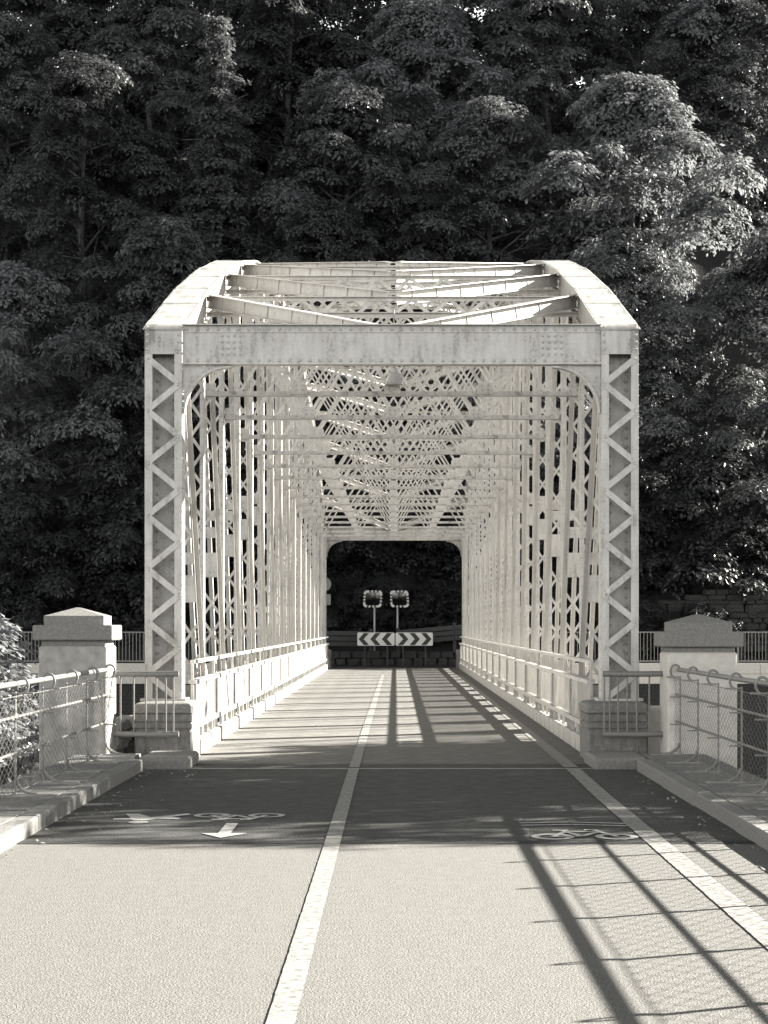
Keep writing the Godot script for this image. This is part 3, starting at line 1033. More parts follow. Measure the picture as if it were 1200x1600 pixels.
func build_approach() -> void:
	for s: float in [-1.0, 1.0]:
		pedestal(s, false)
		pedestal(s, true)
		pillar(s)
		barrier(s)
		mesh_railing(s)
	# concrete wing walls behind the barriers
	for s: float in [-1.0, 1.0]:
		var m := MB.new()
		var x0: float = -3.5 if s < 0 else 3.06
		var x1: float = -3.16 if s < 0 else 3.7
		m.cbox(Vector3(x0, -1.5, -27.9), Vector3(x1, 0.5 if s < 0 else 0.62, -27.3), 0.02)
		var o := put(m, "wing_wall", M.pale_concrete, self)
		tag(o, "pale concrete wing wall in the gap behind the %s pipe barrier" % ("left" if s < 0 else "right"), "wall")
	# rubble in the left gap
	rng.seed = 12
	var heap := node("rubble_heap", self, Vector3(-3.29, 0.0, -27.0))
	tag(heap, "small heap of pale stones behind the left pipe barrier", "stones")
	for i in 22:
		var c := Vector3(rng.randf_range(-0.1, 0.1), 0.04 + (i / 4) * 0.075, rng.randf_range(-0.12, 0.12))
		put(stone_mesh(i % 6), "stone", M.concrete, heap).transform = Transform3D(Basis.from_euler(Vector3(rng.randf() * 6, rng.randf() * 6, 0)).scaled(Vector3.ONE * rng.randf_range(0.07, 0.11)), c)
	# ring fixed to the right end post
	var h := MB.new()
	var pts := []
	for i in 13:
		var a := TAU * i / 13.0 * 0.93
		pts.append(Vector3(cos(a) * 0.03, sin(a) * 0.035, 0))
	h.tube(pts, 0.011, 6)
	h.box(Vector3(0.0, 0.03, -0.01), Vector3(0.045, 0.085, 0.012))
	var ho := put(h, "hook_ring", M.sign_white, self)
	ho.position = Vector3(2.598, 2.01, -26.98)
	tag(ho, "small white ring fixed to the right bridge post", "ring")

# unit-size irregular stone, shared
func stone_mesh(k: int) -> ArrayMesh:
	var key := "stone%d" % k
	if shared.has(key): return shared[key]
	var r := RandomNumberGenerator.new()
	r.seed = 900 + k
	var m := MB.new()
	var rings := []
	for lv in [[-0.5, 0.78], [-0.36, 0.96], [0.34, 0.97], [0.5, 0.74]]:
		var ring := m.oct(-0.5 * lv[1], 0.5 * lv[1], -0.5 * lv[1], 0.5 * lv[1], 0.13, lv[0])
		for i in ring.size(): ring[i] += Vector3(r.randf_range(-0.05, 0.05), r.randf_range(-0.04, 0.04), r.randf_range(-0.07, 0.07))
		rings.append(ring)
	m.loft(rings)
	shared[key] = m.mesh()
	return shared[key]

# ---------------------------------------------------------------- far bank
func river_railing(side: float) -> void:
	var x0 := 3.15 * side
	var x1 := 18.0 * side
	var where := "left" if side < 0 else "right"
	var wall := node("quay_wall", self, Vector3(0, 0, -84.0))
	tag(wall, "pale concrete block parapet on the far bank, %s of the bridge" % where, "wall")
	var x := x0
	while absf(x) < absf(x1):
		for r in [[-0.62, -0.245], [-0.235, 0.17]]:
			var b := MB.new()
			b.cbox(Vector3(minf(x, x + side * 1.55), r[0], -0.3), Vector3(maxf(x, x + side * 1.55) - 0.012, r[1], 0.0), 0.008)
			put(b, "block", M.pale_concrete, wall)
		x += side * 1.55
	var back := MB.new()
	back.box(Vector3(minf(x0, x1), -5.2, -0.5), Vector3(maxf(x0, x1), -0.63, -0.06))
	put(back, "footing", M.rock, wall)
	var rail := node("bar_railing", self, Vector3(0, 0.17, -84.15))
	tag(rail, "light metal bar railing on the far bank, %s of the bridge" % where, "railing")
	for y in [1.19, 0.08]:
		var m := MB.new()
		m.box(Vector3(minf(x0, x1), y - 0.022, -0.022), Vector3(maxf(x0, x1), y + 0.022, 0.022))
		put(m, "rail", M.rail_paint, rail)
	var bm := MB.new()
	bm.box(Vector3(-0.012, 0.1, -0.010), Vector3(0.012, 1.17, 0.010))
	var bmesh := bm.mesh()
	var pm := MB.new()
	pm.box(Vector3(-0.03, 0.0, -0.03), Vector3(0.03, 1.25, 0.03))
	var pmesh := pm.mesh()
	var i := 0
	x = x0 + side * 0.1
	while absf(x) < absf(x1):
		var o := put(pmesh if i % 15 == 14 else bmesh, "post" if i % 15 == 14 else "baluster", M.rail_paint, rail)
		o.position.x = x
		x += side * 0.134
		i += 1

func chevron_sign(side: float) -> void:
	# a board 1.5 x 0.53 with three dark chevrons
	var s := node("chevron_sign", self, Vector3(side * 0.765 - 0.01, 0.81, -87.6))
	tag(s, "white board with three dark chevrons pointing %s at the bridge's far end" % ("left" if side < 0 else "right"), "sign")
	var w := 0.745
	var h := 0.525
	var m := MB.new()
	var pl := PackedVector2Array()
	for c in [[w - 0.05, 0.05, -90.0], [w - 0.05, h - 0.05, 0.0], [-w + 0.05, h - 0.05, 90.0], [-w + 0.05, 0.05, 180.0]]:
		for k in 5:
			var a := deg_to_rad(c[2] + 90.0 * k / 4.0)
			pl.append(Vector2(c[0] + cos(a) * 0.05, c[1] + sin(a) * 0.05))
	m.prism(pl, -0.03, 0.0)
	put(m, "board", M.sign_white, s)
	for k in 3:
		var x := -w + 0.09 + k * 0.465
		var q := PackedVector2Array([Vector2(x, 0.02), Vector2(x + 0.21, 0.02), Vector2(x + 0.42, h * 0.5), Vector2(x + 0.21, h - 0.02), Vector2(x, h - 0.02), Vector2(x + 0.21, h * 0.5)])
		if side < 0:
			for i in q.size(): q[i].x = -q[i].x
		var c := MB.new()
		c.prism(q, 0.0005, 0.004)
		put(c, "chevron", M.sign_black, s)
	for x in [-0.45, 0.45]:
		var p := MB.new()
		p.tube([Vector3(x, -1.1, -0.07), Vector3(x, 0.5, -0.07)], 0.03, 8)
		put(p, "pole", M.sign_black, s)

func traffic_mirror(side: float) -> void:
	var at := Vector3(-0.94, 2.35, -88.95) if side < 0 else Vector3(0.19, 2.35, -88.95)
	var s := node("traffic_mirror", self, at)
	tag(s, "square convex traffic mirror with dashed white frame, the %s one above the chevrons" % ("left" if side < 0 else "right"), "traffic mirror")
	var turn := Basis(Vector3.UP, deg_to_rad(14.0) * -side) * Basis(Vector3.RIGHT, deg_to_rad(13.0))
	var w := 0.39
	var h := 0.71
	var outline := func(inset: float) -> Array:
		var out := []
		var r := 0.14 - inset * 0.5
		for c in [[w - r - inset, r + inset, -90.0], [w - r - inset, h - r - inset, 0.0], [-w + r + inset, h - r - inset, 90.0], [-w + r + inset, r + inset, 180.0]]:
			for k in 5:
				var a := deg_to_rad(c[2] + 90.0 * k / 4.0)
				out.append(Vector2(c[0] + cos(a) * r, c[1] + sin(a) * r))
		return out
	var head := MB.new()
	head.prism(PackedVector2Array(outline.call(0.0)), -0.06, 0.0, Transform3D(turn, Vector3.ZERO))
	var ho := put(head, "housing", M.sign_black, s)
	# convex glass
	var glass := MB.new()
	var inner: Array = outline.call(0.085)
	var mid := Vector2(0, h * 0.5)
	for ring in 4:
		for i in inner.size():
			var q := []
			for uv in [[ring, i], [ring, i + 1], [ring + 1, i + 1], [ring + 1, i]]:
				var f: float = uv[0] / 4.0
				var p: Vector2 = mid.lerp(inner[uv[1] % inner.size()], f)
				var off := (p - mid)
				var zz := 0.05 - off.length_squared() * 0.3
				q.append([turn * Vector3(p.x, p.y, zz), turn * Vector3(off.x * 0.6, off.y * 0.6, 1.0).normalized()])
			glass.tri_smooth(q[0][0], q[1][0], q[2][0], q[0][1], q[1][1], q[2][1])
			glass.tri_smooth(q[0][0], q[2][0], q[3][0], q[0][1], q[2][1], q[3][1])
	put(glass, "mirror_glass", M.mirror, s)
	# white dashes of the frame
	var o: Array = outline.call(0.005)
	var ii: Array = outline.call(0.085)
	var dense_o := []
	var dense_i := []
	for k in o.size():
		var step := 6 if k % 5 == 4 else 1
		for t in step:
			dense_o.append(o[k].lerp(o[(k + 1) % o.size()], float(t) / step))
			dense_i.append(ii[k].lerp(ii[(k + 1) % ii.size()], float(t) / step))
	for k in dense_o.size():
		var kk := (k + 1) % dense_o.size()
		var straight := k % 10 >= 4
		if straight and (k % 10) % 2 == 0: continue
		var d := MB.new()
		d.prism(PackedVector2Array([dense_o[k], dense_o[kk], dense_i[kk], dense_i[k]]), 0.001, 0.02, Transform3D(turn, Vector3.ZERO))
		put(d, "frame_dash", M.sign_white, ho)
	var px := 0.09 if side < 0 else -0.105
	var pm := MB.new()
	pm.tube([Vector3(px, -2.4, -0.08), Vector3(px, 0.4, -0.08)], 0.04, 8)
	put(pm, "pole", M.galvanised, s)

func plank_fence(side: float) -> void:
	var f := node("plank_fence", self, Vector3(0, 0, -88.7))
	tag(f, "dark weathered plank fence behind the chevrons, %s half" % ("level left" if side < 0 else "rising right"), "fence")
	for i in 2:
		var x0: float = side * (0.1 + i * 2.3) - (0.9 if side < 0 else 0.0)
		var x1: float = x0 + side * 2.28
		var y0: float = 0.02 * i if side < 0 else 0.04 + 0.21 * i
		var y1: float = 0.02 * (i + 1) if side < 0 else 0.04 + 0.21 * (i + 1)
		for k in 3:
			var m := MB.new()
			var y := 0.86 + k * 0.215
			m.bar(Vector3(x0, y + y0, 0.01 * k), Vector3(x1, y + y1, 0.01 * k), 0.18, 0.05, Vector3.UP)
			put(m, "plank", M.wood, f)
		var p := MB.new()
		p.cbox(Vector3(x0 - 0.07, -0.3, -0.2), Vector3(x0 + 0.07, 1.48 + y0, -0.06), 0.01)
		put(p, "post", M.wood, f)

func build_far_bank() -> void:
	var r := MB.new()
	r.box(Vector3(-60, -0.3, -88.2), Vector3(60, 0.0, -84.32))
	r.box(Vector3(-3.1, -0.3, -84.32), Vector3(3.1, 0.0, -83.87))
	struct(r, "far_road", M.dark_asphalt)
	for s: float in [-1.0, 1.0]:
		river_railing(s)
		chevron_sign(s)
		traffic_mirror(s)
		plank_fence(s)
	# rubble wall below the planks
	rng.seed = 44
	var w := node("rubble_wall", self, Vector3(0, 0, -88.45))
	tag(w, "low dark rubble wall below the plank fence", "wall")
	for row in 2:
		var x := -7.0
		while x < 7.0:
			var l := rng.randf_range(0.35, 0.8)
			var hh := rng.randf_range(0.26, 0.34)
			var o := put(stone_mesh(rng.randi() % 6), "stone", M.rock, w)
			o.transform = Transform3D(Basis.from_scale(Vector3(l * 0.98, hh, 0.5)), Vector3(x + l * 0.5, 0.13 + row * 0.29, rng.randf_range(-0.06, 0.06) - row * 0.06))
			x += l
	var cp := MB.new()
	cp.box(Vector3(-7.2, -0.3, -0.6), Vector3(7.2, 0.5, -0.25))
	put(cp, "core", M.rock, w)
	# masonry retaining wall to the right
	var sw := node("stone_wall", self, Vector3(0, 0, -90.2))
	tag(sw, "dark mossy masonry wall at the foot of the wooded slope", "wall")
	rng.seed = 45
	var y := 0.0
	var row := 0
	while y < 3.3:
		var hh := rng.randf_range(0.16, 0.40)
		var x := 8.4 + rng.randf_range(0.0, 0.4)
		while x < 18.5:
			var l := rng.randf_range(0.3, 1.1)
			if rng.randf() > 0.04 and y < 2.2 + (x - 8.4) * 0.16:
				var o := put(stone_mesh(rng.randi() % 6), "stone", M.rock, sw)
				o.transform = Transform3D(Basis.from_scale(Vector3(l * 0.99, hh * 1.0, 0.5)), Vector3(x + l * 0.5, y + hh * 0.5, -y * 0.12 + rng.randf_range(-0.12, 0.10)))
			x += l
		y += hh * 0.97
		row += 1
	var bk := MB.new()
	bk.box(Vector3(8.3, -0.2, -1.4), Vector3(18.6, 2.5, -0.62))
	put(bk, "core", M.earth, sw)
	# traffic sign on the far left post, seen from behind and edge on
	var ts := node("road_sign", self, Vector3(-2.74, 0, -83.9))
	tag(ts, "round road sign with a plate below on the far left bridge post", "sign")
	var disc := MB.new()
	var c := PackedVector2Array()
	for i in 24: c.append(Vector2(cos(TAU * i / 24) * 0.28, 3.2 + sin(TAU * i / 24) * 0.28))
	disc.prism(c, -0.02, 0.0)
	put(disc, "disc", M.galvanised, ts)
	var plt := MB.new()
	plt.cbox(Vector3(-0.26, 2.4, -0.02), Vector3(0.26, 2.82, 0.0), 0.006)
	put(plt, "plate", M.galvanised, ts)
	var br := MB.new()
	br.box(Vector3(-0.3, 2.45, 0.001), Vector3(-0.12, 3.4, 0.03))
	put(br, "bracket", M.galvanised, ts)

# ---------------------------------------------------------------- terrain
func ground_y(x: float, d: float) -> float:
	var noise := sin(x * 0.31 + d * 0.17) * 0.5 + sin(x * 0.13 - d * 0.29) * 0.5
	if d < 34.0:
		var a := absf(x)
		var side := clampf((a - 4.3) / 3.5, 0.0, 1.0)
		var y := lerpf(-0.4, -1.7 + noise * 0.3, side)
		var drop := clampf((d - 27.0) / 6.0, 0.0, 1.0)
		return lerpf(y, -5.6, drop)
	if d < 84.35: return -5.6
	if d < 88.4: return -0.42
	var up := maxf(d - 88.4, 0.0)
	var hill := minf(up * 0.16, 0.45) + maxf(d - 90.6, 0.0) * 1.3
	hill = 46.0 * (1.0 - exp(-hill / 46.0)) if hill > 0.5 else hill
	return -0.1 + hill + noise * minf(up * 0.05, 1.0)

func build_terrain() -> void:
	var xs := []
	var x := -12.0
	while x <= 12.01:
		xs.append(x); x += 1.0
	for k in [16, 20, 25, 30, 36, 44, 55, 80, 150, 400, 1200]:
		xs.append(float(k)); xs.append(-float(k))
	xs.sort()
	var ds := [-1200.0, -300.0, -100.0, -40.0, -15.0]
	var d := 0.0
	while d < 34.0:
		ds.append(d); d += 1.5
	for k in [34.5, 45, 60, 75, 84.34, 84.36, 86, 88.4, 89, 90, 90.6, 91.5, 93, 95, 97, 100, 103, 106, 110, 115, 120, 130, 145, 170, 250, 500, 1200]: ds.append(float(k))
	var m := MB.new()
	for i in xs.size() - 1:
		for j in ds.size() - 1:
			var p := []
			for q in [[i, j], [i + 1, j], [i + 1, j + 1], [i, j + 1]]: p.append(Vector3(xs[q[0]], ground_y(xs[q[0]], ds[q[1]]), -ds[q[1]]))
			m.quad(p[0], p[1], p[2], p[3], Vector3(0, 1, 0.01))
	struct(m, "ground", M.earth)
	var w := MB.new()
	w.quad(Vector3(-800, -4.8, -83.9), Vector3(800, -4.8, -83.9), Vector3(800, -4.8, -29.0), Vector3(-800, -4.8, -29.0), Vector3.UP)
	struct(w, "river", M.water)
	var ab := MB.new()
	ab.box(Vector3(-4.3, -6.0, -28.2), Vector3(4.2, -0.62, -26.2))
	struct(ab, "abutment", M.concrete)
	var ab2 := MB.new()
	ab2.box(Vector3(-3.2, -6.0, -84.4), Vector3(3.2, -0.95, -83.0))
	ab2.box(Vector3(-3.12, -0.94, -84.3), Vector3(3.12, -0.36, -83.9))
	struct(ab2, "abutment", M.concrete)

# ---------------------------------------------------------------- vegetation
var sprays := []

func make_sprays() -> void:
	# twig ends with leaves, about a metre across
	for k in 8:
		var r := RandomNumberGenerator.new()
		r.seed = 300 + k
		var m := MB.new()
		var count := 60
		for i in count:
			var a := r.randf() * TAU
			var rad := sqrt(r.randf())
			if k >= 6: # narrow hanging spray
				rad *= 0.45
			var rip := 0.75 + 0.25 * sin(a * 3.0 + k)
			var p := Vector3(cos(a) * rad * rip, 0, sin(a) * rad * rip)
			p.y = -0.22 * rad * rad + r.randfn(0.0, 0.10) - (r.randf() * 1.1 if k >= 6 else 0.0)
			var out := Vector3(cos(a), r.randf_range(-0.8, 0.1), sin(a)).normalized()
			var up := Vector3(r.randfn(0, 0.42), 1.0, r.randfn(0, 0.42)).normalized()
			var sd := out.cross(up).normalized()
			var ln := r.randf_range(0.20, 0.40)
			var wd := ln * r.randf_range(0.24, 0.34)
			var tip := p + out * ln
			var mid := p + out * ln * 0.45 - up * ln * 0.05
			var nn := sd.cross(out).normalized()
			if nn.y < 0: nn = -nn
			m.tri(p, mid + sd * wd, tip, nn)
			m.tri(p, mid - sd * wd, tip, nn)
		sprays.append(m)

func add_spray(m: MB, k: int, t: Transform3D, tone: float) -> void:
	var s: MB = sprays[k]
	m.v.append_array(t * s.v)
	var nb := Transform3D(t.basis.orthonormalized(), Vector3.ZERO)
	m.n.append_array(nb * s.n)
	var c := PackedColorArray()
	c.resize(s.v.size())
	c.fill(Color(tone, tone, tone))
	m.c.append_array(c)

func frame_for(up: Vector3, r: RandomNumberGenerator) -> Basis:
	var x := up.cross(Vector3(r.randfn(), r.randfn() * 0.3, r.randfn())).normalized()
	return Basis(x, up, x.cross(up).normalized())

# crowns for a tree one unit tall are kept at real size: height h, spread s
func broadleaf_crown(seed_: int, h: float, s: float, count: int, leaf: float) -> ArrayMesh:
	var r := RandomNumberGenerator.new()
	r.seed = seed_
	var m := MB.new()
	var lobes := []
	for i in 52:
		var y := lerpf(0.06, 1.0, (i + r.randf()) / 52.0)
		var wide := s * sin(PI * clampf(y * 0.85 + 0.12, 0.0, 1.0))
		var a := i * 2.4 + r.randf() * 0.8
		var rad := wide * r.randf_range(0.25, 1.2)
		lobes.append([Vector3(cos(a) * rad, y * h, sin(a) * rad), s * (0.16 + 0.24 * r.randf() * r.randf()), r.randf_range(0.55, 1.5)])
	for i in count:
		var l: Array = lobes[r.randi() % lobes.size()]
		var d := Vector3(r.randfn(), absf(r.randfn()) * 0.9 - 0.12, r.randfn()).normalized()
		var q := pow(r.randf(), 0.28)
		var p: Vector3 = l[0] + Vector3(d.x, d.y * 0.62 - 0.15 * Vector2(d.x, d.z).length_squared(), d.z) * l[1] * q * 1.3
		var up := (Vector3.UP * 1.1 + d * 0.9).normalized()
		var sc := leaf * r.randf_range(0.75, 1.3)
		add_spray(m, r.randi() % 6, Transform3D(frame_for(up, r).scaled(Vector3.ONE * sc), p), l[2] * r.randf_range(0.6, 1.45))
	return m.mesh()

func conifer_crown(seed_: int, h: float, s: float, leaf: float) -> ArrayMesh:
	var r := RandomNumberGenerator.new()
	r.seed = seed_
	var m := MB.new()
	var y := 0.10
	while y < 1.0:
		var reach := s * (1.0 - y) * 1.05 + 0.35
		var n := int(6 + reach * 2.2)
		for i in n:
			var a := TAU * i / n + r.randf() * 0.7
			var len := reach * r.randf_range(0.7, 1.1)
			var steps := int(len / 0.42) + 1
			for k in steps:
				var f := (k + 0.6) / steps
				var p := Vector3(cos(a) * len * f, y * h + 0.25 * f - len * 0.33 * f * f, sin(a) * len * f)
				var up := (Vector3.UP + Vector3(cos(a), 0, sin(a)) * 0.45).normalized()
				add_spray(m, (6 + r.randi() % 2) if r.randf() < 0.55 else r.randi() % 6, Transform3D(frame_for(up, r).scaled(Vector3.ONE * leaf * r.randf_range(0.7, 1.15)), p + Vector3(r.randfn(), 0, r.randfn()) * 0.12), r.randf_range(0.65, 1.25))
		y += 0.045
	return m.mesh()

func trunk_mesh(seed_: int, h: float, s: float, base: float) -> ArrayMesh:
	var r := RandomNumberGenerator.new()
	r.seed = seed_
	var m := MB.new()
	var pts := []
	for i in 7:
		var f := i / 6.0
		pts.append(Vector3(r.randfn() * 0.12 * f * 2.0, -1.5 + f * (h * 0.9 + 1.5), r.randfn() * 0.12 * f * 2.0))
	m.tube(pts, base, 9, base * 0.22)
	for i in 16:
		var f := r.randf_range(0.16, 0.9)
		var p0: Vector3 = pts[int(f * 6)].lerp(pts[mini(int(f * 6) + 1, 6)], fmod(f * 6, 1.0))
		var a := i * 2.4 + r.randf()
		var l := s * r.randf_range(0.5, 0.95) * (1.15 - f * 0.6)
		var dir := Vector3(cos(a), r.randf_range(0.15, 0.6), sin(a))
		var b0 := p0 + dir * l * 0.5 + Vector3(0, 0.1, 0)
		m.tube([p0, b0, p0 + dir * l + Vector3(r.randfn() * 0.2, r.randfn() * 0.2, r.randfn() * 0.2)], base * 0.34, 5, base * 0.08)
		m.tube([b0, b0 + Vector3(r.randfn(), r.randf(), r.randfn()) * l * 0.35], base * 0.16, 4, base * 0.05)
	return m.mesh()

func tree(called: String, label: String, group: String, kind: String, at: Vector3, turn: float, size: float, mat: String) -> void:
	var t := node(called, self, at)
	t.rotation.y = turn
	t.scale = Vector3.ONE * size
	tag(t, label, "tree", group)
	put(shared["trunk_" + kind], "trunk", M.bark, t)
	put(shared["crown_" + kind], "crown", M[mat], t)

func build_vegetation() -> void:
	make_sprays()
	shared.crown_a = broadleaf_crown(11, 13.0, 4.8, 1350, 0.62)
	shared.crown_b = broadleaf_crown(12, 14.5, 4.5, 1350, 0.6)
	shared.crown_c = broadleaf_crown(13, 11.5, 5.2, 1350, 0.66)
	shared.crown_e = broadleaf_crown(14, 12.5, 4.7, 1350, 0.58)
	shared.crown_d = conifer_crown(15, 17.0, 3.7, 0.62)
	shared.crown_f = broadleaf_crown(16, 5.0, 3.4, 700, 0.5)
	for q in [["a", 13.0, 4.6, 0.24], ["b", 14.5, 4.2, 0.26], ["c", 11.5, 5.0, 0.24], ["e", 12.5, 4.4, 0.22], ["d", 17.0, 2.6, 0.26], ["f", 4.6, 2.4, 0.09]]:
		shared["trunk_" + q[0]] = trunk_mesh(40 + q[0].unicode_at(0), q[1], q[2], q[3])
	rng.seed = 8
	var G := "trees on the wooded slope behind the bridge"
	# kind, x, distance, size, material, label
	var rows := [
		["f", -15.5, 91.5, 1.15, "leaf_f", "shrub", "dark shrub at the slope's foot above the left pillar's outer side"],
		["f", -10.5, 91.2, 1.2, "leaf_f", "shrub", "dark shrub at the slope's foot just left of the bridge post"],
		["f", -5.6, 93.0, 1.15, "leaf_f", "shrub", "dark shrub seen through the left truss at road level"],
		["f", -1.0, 93.6, 1.1, "leaf_f", "shrub", "dark shrub behind the left traffic mirror in the portal opening"],
		["f", 3.6, 93.4, 1.15, "leaf_f", "shrub", "dark shrub right of the mirrors in the portal opening"],
		["f", 8.2, 92.0, 1.1, "leaf_f", "shrub", "dark shrub overhanging the left end of the masonry wall"],
		["f", 13.5, 92.6, 1.25, "leaf_f", "shrub", "leafy shrub hanging over the masonry wall above the right pillar"],
		["f", 9.6, 89.75, 0.55, "leaf_f", "shrub", "small shrub growing in front of the masonry wall's left end"],
		["f", 12.4, 89.6, 0.5, "leaf_f", "shrub", "small shrub against the masonry wall above the right pillar"],
		["f", -3.1, 91.2, 0.5, "leaf_f", "shrub", "low shrub behind the plank fence at the portal opening's left side"],
		["f", -0.7, 91.4, 0.5, "leaf_f", "shrub", "low shrub behind the plank fence between the two mirror poles"],
		["f", 1.7, 91.2, 0.5, "leaf_f", "shrub", "low shrub behind the plank fence just right of the mirrors"],
		["f", 4.0, 91.3, 0.5, "leaf_f", "shrub", "low shrub behind the rising plank fence at the opening's right side"],
		["c", -16.5, 95.5, 0.95, "leaf_c", "broadleaf_tree", "dark spreading tree low on the slope at the left picture edge"],
		["a", -10.0, 95.0, 1.0, "leaf_a", "broadleaf_tree", "dark tree standing directly left of the bridge's left post"],
		["b", -3.2, 96.0, 0.9, "leaf_b", "broadleaf_tree", "dark tree behind the left half of the portal"],
		["c", 3.4, 95.6, 0.95, "leaf_c", "broadleaf_tree", "dark tree behind the right half of the portal"],
		["e", 10.2, 96.2, 0.95, "leaf_e", "broadleaf_tree", "dark tree directly right of the bridge's right post"],
		["a", 16.6, 95.4, 0.95, "leaf_a", "broadleaf_tree", "leafy tree above the masonry wall at the right picture edge"],
		["d", -8.2, 101.0, 1.05, "leaf_d", "conifer", "drooping conifer above the bridge's top left corner"],
		["b", -14.6, 102.5, 1.0, "leaf_b", "broadleaf_tree", "dark tree halfway up the slope at far left"],
		["a", -2.4, 103.0, 0.98, "leaf_a", "broadleaf_tree", "tree with pale clumps above the middle of the bridge"],
		["e", 4.4, 102.4, 1.0, "leaf_e", "broadleaf_tree", "layered tree above the bridge, right of its middle"],
		["c", 11.0, 103.0, 1.12, "leaf_c", "broadleaf_tree", "bright leafed tree above the bridge's top right corner"],
		["e", -19.5, 110.0, 1.0, "leaf_e", "broadleaf_tree", "bright loose tree against the sky at upper left"],
		["a", -12.2, 111.0, 1.05, "leaf_a", "broadleaf_tree", "tall tree high on the slope left of the conifer"],
		["b", -5.4, 112.0, 1.1, "leaf_b", "broadleaf_tree", "tall dark tree high on the slope right of the conifer"],
		["c", 1.2, 111.0, 1.1, "leaf_c", "broadleaf_tree", "spreading tree at the top of the picture's middle"],
		["a", 8.0, 112.0, 1.08, "leaf_a", "broadleaf_tree", "pale clumped tree at the top, right of the middle"],
		["e", 16.6, 113.5, 1.0, "leaf_e", "broadleaf_tree", "pale leafy tree near the picture's top right corner"],
		["b", -16.0, 119.0, 1.0, "leaf_b", "broadleaf_tree", "tree on the hilltop at upper left, half hidden"],
		["a", -8.5, 121.0, 1.1, "leaf_a", "broadleaf_tree", "tree on the hilltop behind the conifer"],
		["c", -1.0, 121.0, 1.2, "leaf_c", "broadleaf_tree", "dark tree on the hilltop above the portal's middle"],
		["b", 6.2, 121.0, 1.1, "leaf_b", "broadleaf_tree", "tree on the hilltop right of the middle, half hidden"],
		["e", 13.4, 120.0, 1.2, "leaf_e", "broadleaf_tree", "tree on the hilltop above the right post, half hidden"],
		["a", -21.5, 117.5, 1.1, "leaf_a", "broadleaf_tree", "tree on the hilltop at the far upper left corner"],
		["c", 19.6, 117.0, 1.15, "leaf_c", "broadleaf_tree", "pale tree on the hilltop at the far upper right corner"],
		["a", -17.0, 127.0, 1.2, "leaf_a", "broadleaf_tree", "rearmost tree on the ridge at upper left"],
		["e", 18.0, 127.0, 1.25, "leaf_e", "broadleaf_tree", "rearmost tree on the ridge at upper right"],
		["b", 24.5, 125.0, 1.15, "leaf_b", "broadleaf_tree", "ridge tree at the picture's top right edge"],
		["b", 0.5, 127.5, 1.2, "leaf_b", "broadleaf_tree", "rearmost tree on the ridge above the bridge's middle"],
		["a", 9.5, 128.0, 1.2, "leaf_a", "broadleaf_tree", "rearmost tree on the ridge right of the middle"],
		["e", -8.6, 128.0, 1.2, "leaf_e", "broadleaf_tree", "rearmost tree on the ridge left of the middle"],
	]
	for t in rows:
		var d: float = t[2]
		tree(t[5], t[6], "shrubs at the foot of the slope" if t[5] == "shrub" else G, t[0], Vector3(t[1], ground_y(t[1], d) - 0.2, -d), rng.randf() * TAU, t[3], t[4])
	# bush beside the left pillar
	var bm := MB.new()
	var r := RandomNumberGenerator.new()
	r.seed = 51
	for i in 520:
		var d := Vector3(r.randfn(), absf(r.randfn()) * 0.9, r.randfn()).normalized()
		var p := Vector3(d.x * 1.3, d.y * 3.25, d.z * 2.2) * pow(r.randf(), 0.4)
		add_spray(bm, r.randi() % 6, Transform3D(frame_for((Vector3.UP + d).normalized(), r).scaled(Vector3.ONE * r.randf_range(0.26, 0.42)), p), r.randf_range(0.7, 1.25))
	var bush := node("bush", self, Vector3(-5.55, -1.2, -28.6))
	tag(bush, "bright leafy bush behind the left mesh railing", "bush")
	put(bm.mesh(), "foliage", M.leaf_pale, bush)
	var bt := MB.new()
	for i in 5: bt.tube([Vector3(r.randfn() * 0.1, -0.4, r.randfn() * 0.1), Vector3(r.randfn() * 0.4, 1.0, r.randfn() * 0.5), Vector3(r.randfn() * 0.7, 2.2, r.randfn() * 0.9)], 0.035, 5, 0.01)
	put(bt, "stems", M.bark, bush)
	var rm := MB.new()
	r.seed = 53
	for i in 420:
		var d := Vector3(r.randfn(), absf(r.randfn()) * 0.9, r.randfn()).normalized()
		var p := Vector3(d.x * 1.3, d.y * 2.0, d.z * 2.6) * pow(r.randf(), 0.4)
		add_spray(rm, r.randi() % 6, Transform3D(frame_for((Vector3.UP + d).normalized(), r).scaled(Vector3.ONE * r.randf_range(0.26, 0.42)), p), r.randf_range(0.7, 1.25))
	var rb := node("bush", self, Vector3(5.9, -1.3, -28.0))
	tag(rb, "low leafy bush behind the right mesh railing beyond the pillar", "bush")
	put(rm.mesh(), "foliage", M.leaf_e, rb)
	var rt := MB.new()
	for i in 5: rt.tube([Vector3(r.randfn() * 0.1, -0.6, r.randfn() * 0.1), Vector3(r.randfn() * 0.4, 0.6, r.randfn() * 0.5), Vector3(r.randfn() * 0.7, 1.5, r.randfn() * 0.9)], 0.035, 5, 0.01)
	put(rt, "stems", M.bark, rb)
	# tree on the near bank right of the picture: it shades the road in front of the bridge
	var sm := MB.new()
	r.seed = 61
	for i in 500:
		var d := Vector3(r.randfn(), r.randfn(), r.randfn()).normalized()
		var p := Vector3(d.x * 4.4, d.y * 2.1, d.z * 6.0) * pow(r.randf(), 0.38)
		add_spray(sm, r.randi() % 6, Transform3D(frame_for((Vector3.UP + d * 0.6).normalized(), r).scaled(Vector3.ONE * r.randf_range(0.6, 1.0)), p), r.randf_range(0.75, 1.25))
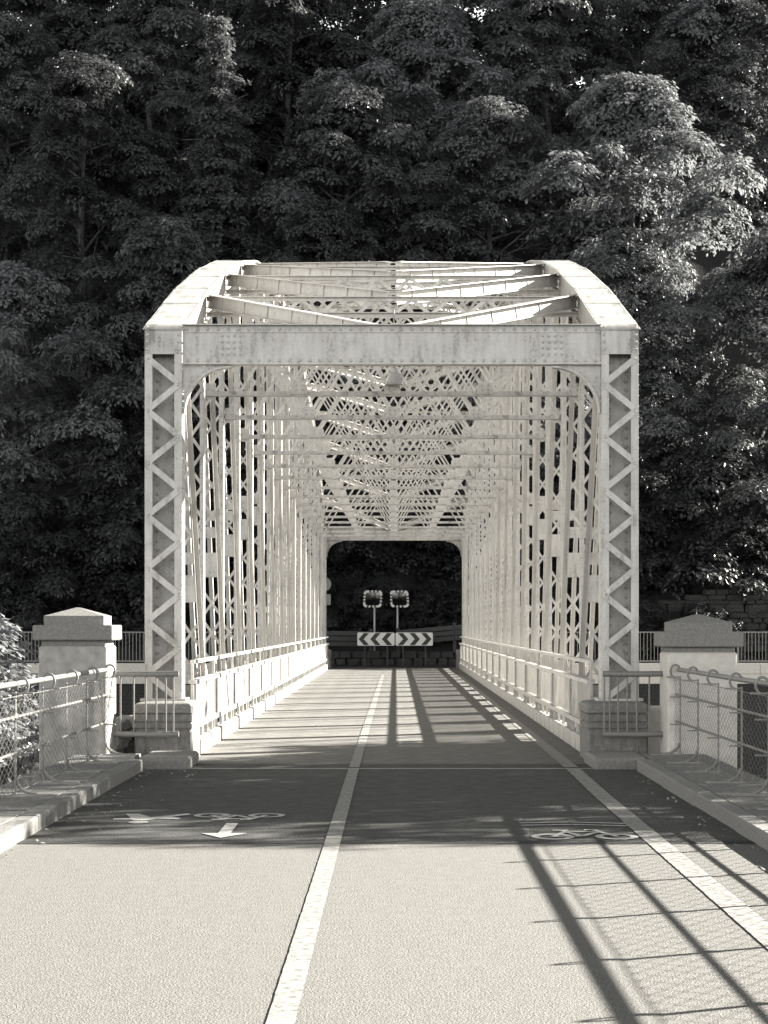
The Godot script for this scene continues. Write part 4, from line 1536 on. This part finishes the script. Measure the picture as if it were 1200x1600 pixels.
	for i in 110:
		var d := Vector3(r.randfn(), r.randfn(), r.randfn()).normalized()
		var p := Vector3(d.x * 3.2, d.y * 1.1 - 0.5, d.z * 1.7 - 6.1) * pow(r.randf(), 0.25)
		p.z = minf(p.z, -4.0)
		add_spray(sm, r.randi() % 6, Transform3D(frame_for(Vector3.UP, r).scaled(Vector3.ONE * r.randf_range(0.6, 1.0)), p), r.randf_range(0.75, 1.25))
	var shade := node("broadleaf_tree", self, Vector3(14.4, 6.35, -30.0))
	tag(shade, "tree on the near bank outside the picture's right edge", "tree")
	put(sm.mesh(), "crown", M.leaf_e, shade)
	for q in [[15.0, 10.2, "b", "second tree on the near bank outside the right edge, nearer the viewer"]]:
		tree("broadleaf_tree", q[3], "trees beside the near road", q[2], Vector3(q[0], ground_y(q[0], q[1]) - 0.2, -q[1]), q[0], 0.9, "leaf_" + q[2])
	var tm := MB.new()
	tm.tube([Vector3(0.3, -9.5, -0.4), Vector3(0.2, -6.0, -0.3), Vector3(0, -2.0, 0), Vector3(0, 1.2, 0)], 0.28, 10, 0.07)
	for i in 12:
		var a := i * 2.4
		var y0 := -3.0 + i * 0.3
		tm.tube([Vector3(0.05, y0, 0), Vector3(cos(a) * 1.6, y0 + 0.9, sin(a) * 2.0), Vector3(cos(a) * 3.4, y0 + 1.4, sin(a) * 4.4)], 0.1, 5, 0.02)
	put(tm, "trunk", M.bark, shade)

func _ready() -> void:
	# ---- camera: level, the lens shifted so that verticals stay upright
	var cam := Camera3D.new()
	cam.name = "camera"
	cam.projection = Camera3D.PROJECTION_FRUSTUM
	cam.near = 0.1
	cam.far = 3000.0
	cam.size = 0.1 * 1600.0 / 3422.0
	cam.frustum_offset = Vector2(-17.7, 176.0) / 3422.0 * 0.1
	cam.position = Vector3(0, 1.65, 0)
	add_child(cam)
	cam.current = true
	# ---- sky
	var sm := ProceduralSkyMaterial.new()
	sm.sky_top_color = Color(0.020, 0.022, 0.023).linear_to_srgb()
	sm.sky_horizon_color = Color(0.98, 0.99, 0.97).linear_to_srgb()
	sm.sky_curve = 0.18
	sm.ground_bottom_color = rgb(0.05).linear_to_srgb()
	sm.ground_horizon_color = rgb(0.2).linear_to_srgb()
	sm.sun_angle_max = 2.0
	var sky := Sky.new()
	sky.sky_material = sm
	var env := Environment.new()
	env.background_mode = Environment.BG_SKY
	env.sky = sky
	env.tonemap_mode = Environment.TONE_MAPPER_LINEAR
	env.tonemap_exposure = 6.8
	env.sdfgi_enabled = true
	env.ssao_enabled = true
	env.ssil_enabled = true
	var we := WorldEnvironment.new()
	we.name = "world_environment"
	we.environment = env
	add_child(we)
	# ---- sun: low, from the right and a little ahead
	var sun := DirectionalLight3D.new()
	sun.name = "sun"
	sun.light_energy = 1.55
	sun.light_color = Color(1.0, 0.985, 0.945)
	sun.light_angular_distance = 0.53
	sun.shadow_enabled = true
	sun.directional_shadow_max_distance = 200.0
	add_child(sun)
	sun.look_at_from_position(Vector3.ZERO, Vector3(-2.12, -1.0, 1.17), Vector3.UP)
	make_materials()
	build_terrain()
	build_road()
	build_far_bank()
	build_bridge()
	build_approach()
	build_vegetation()
	build_markings()
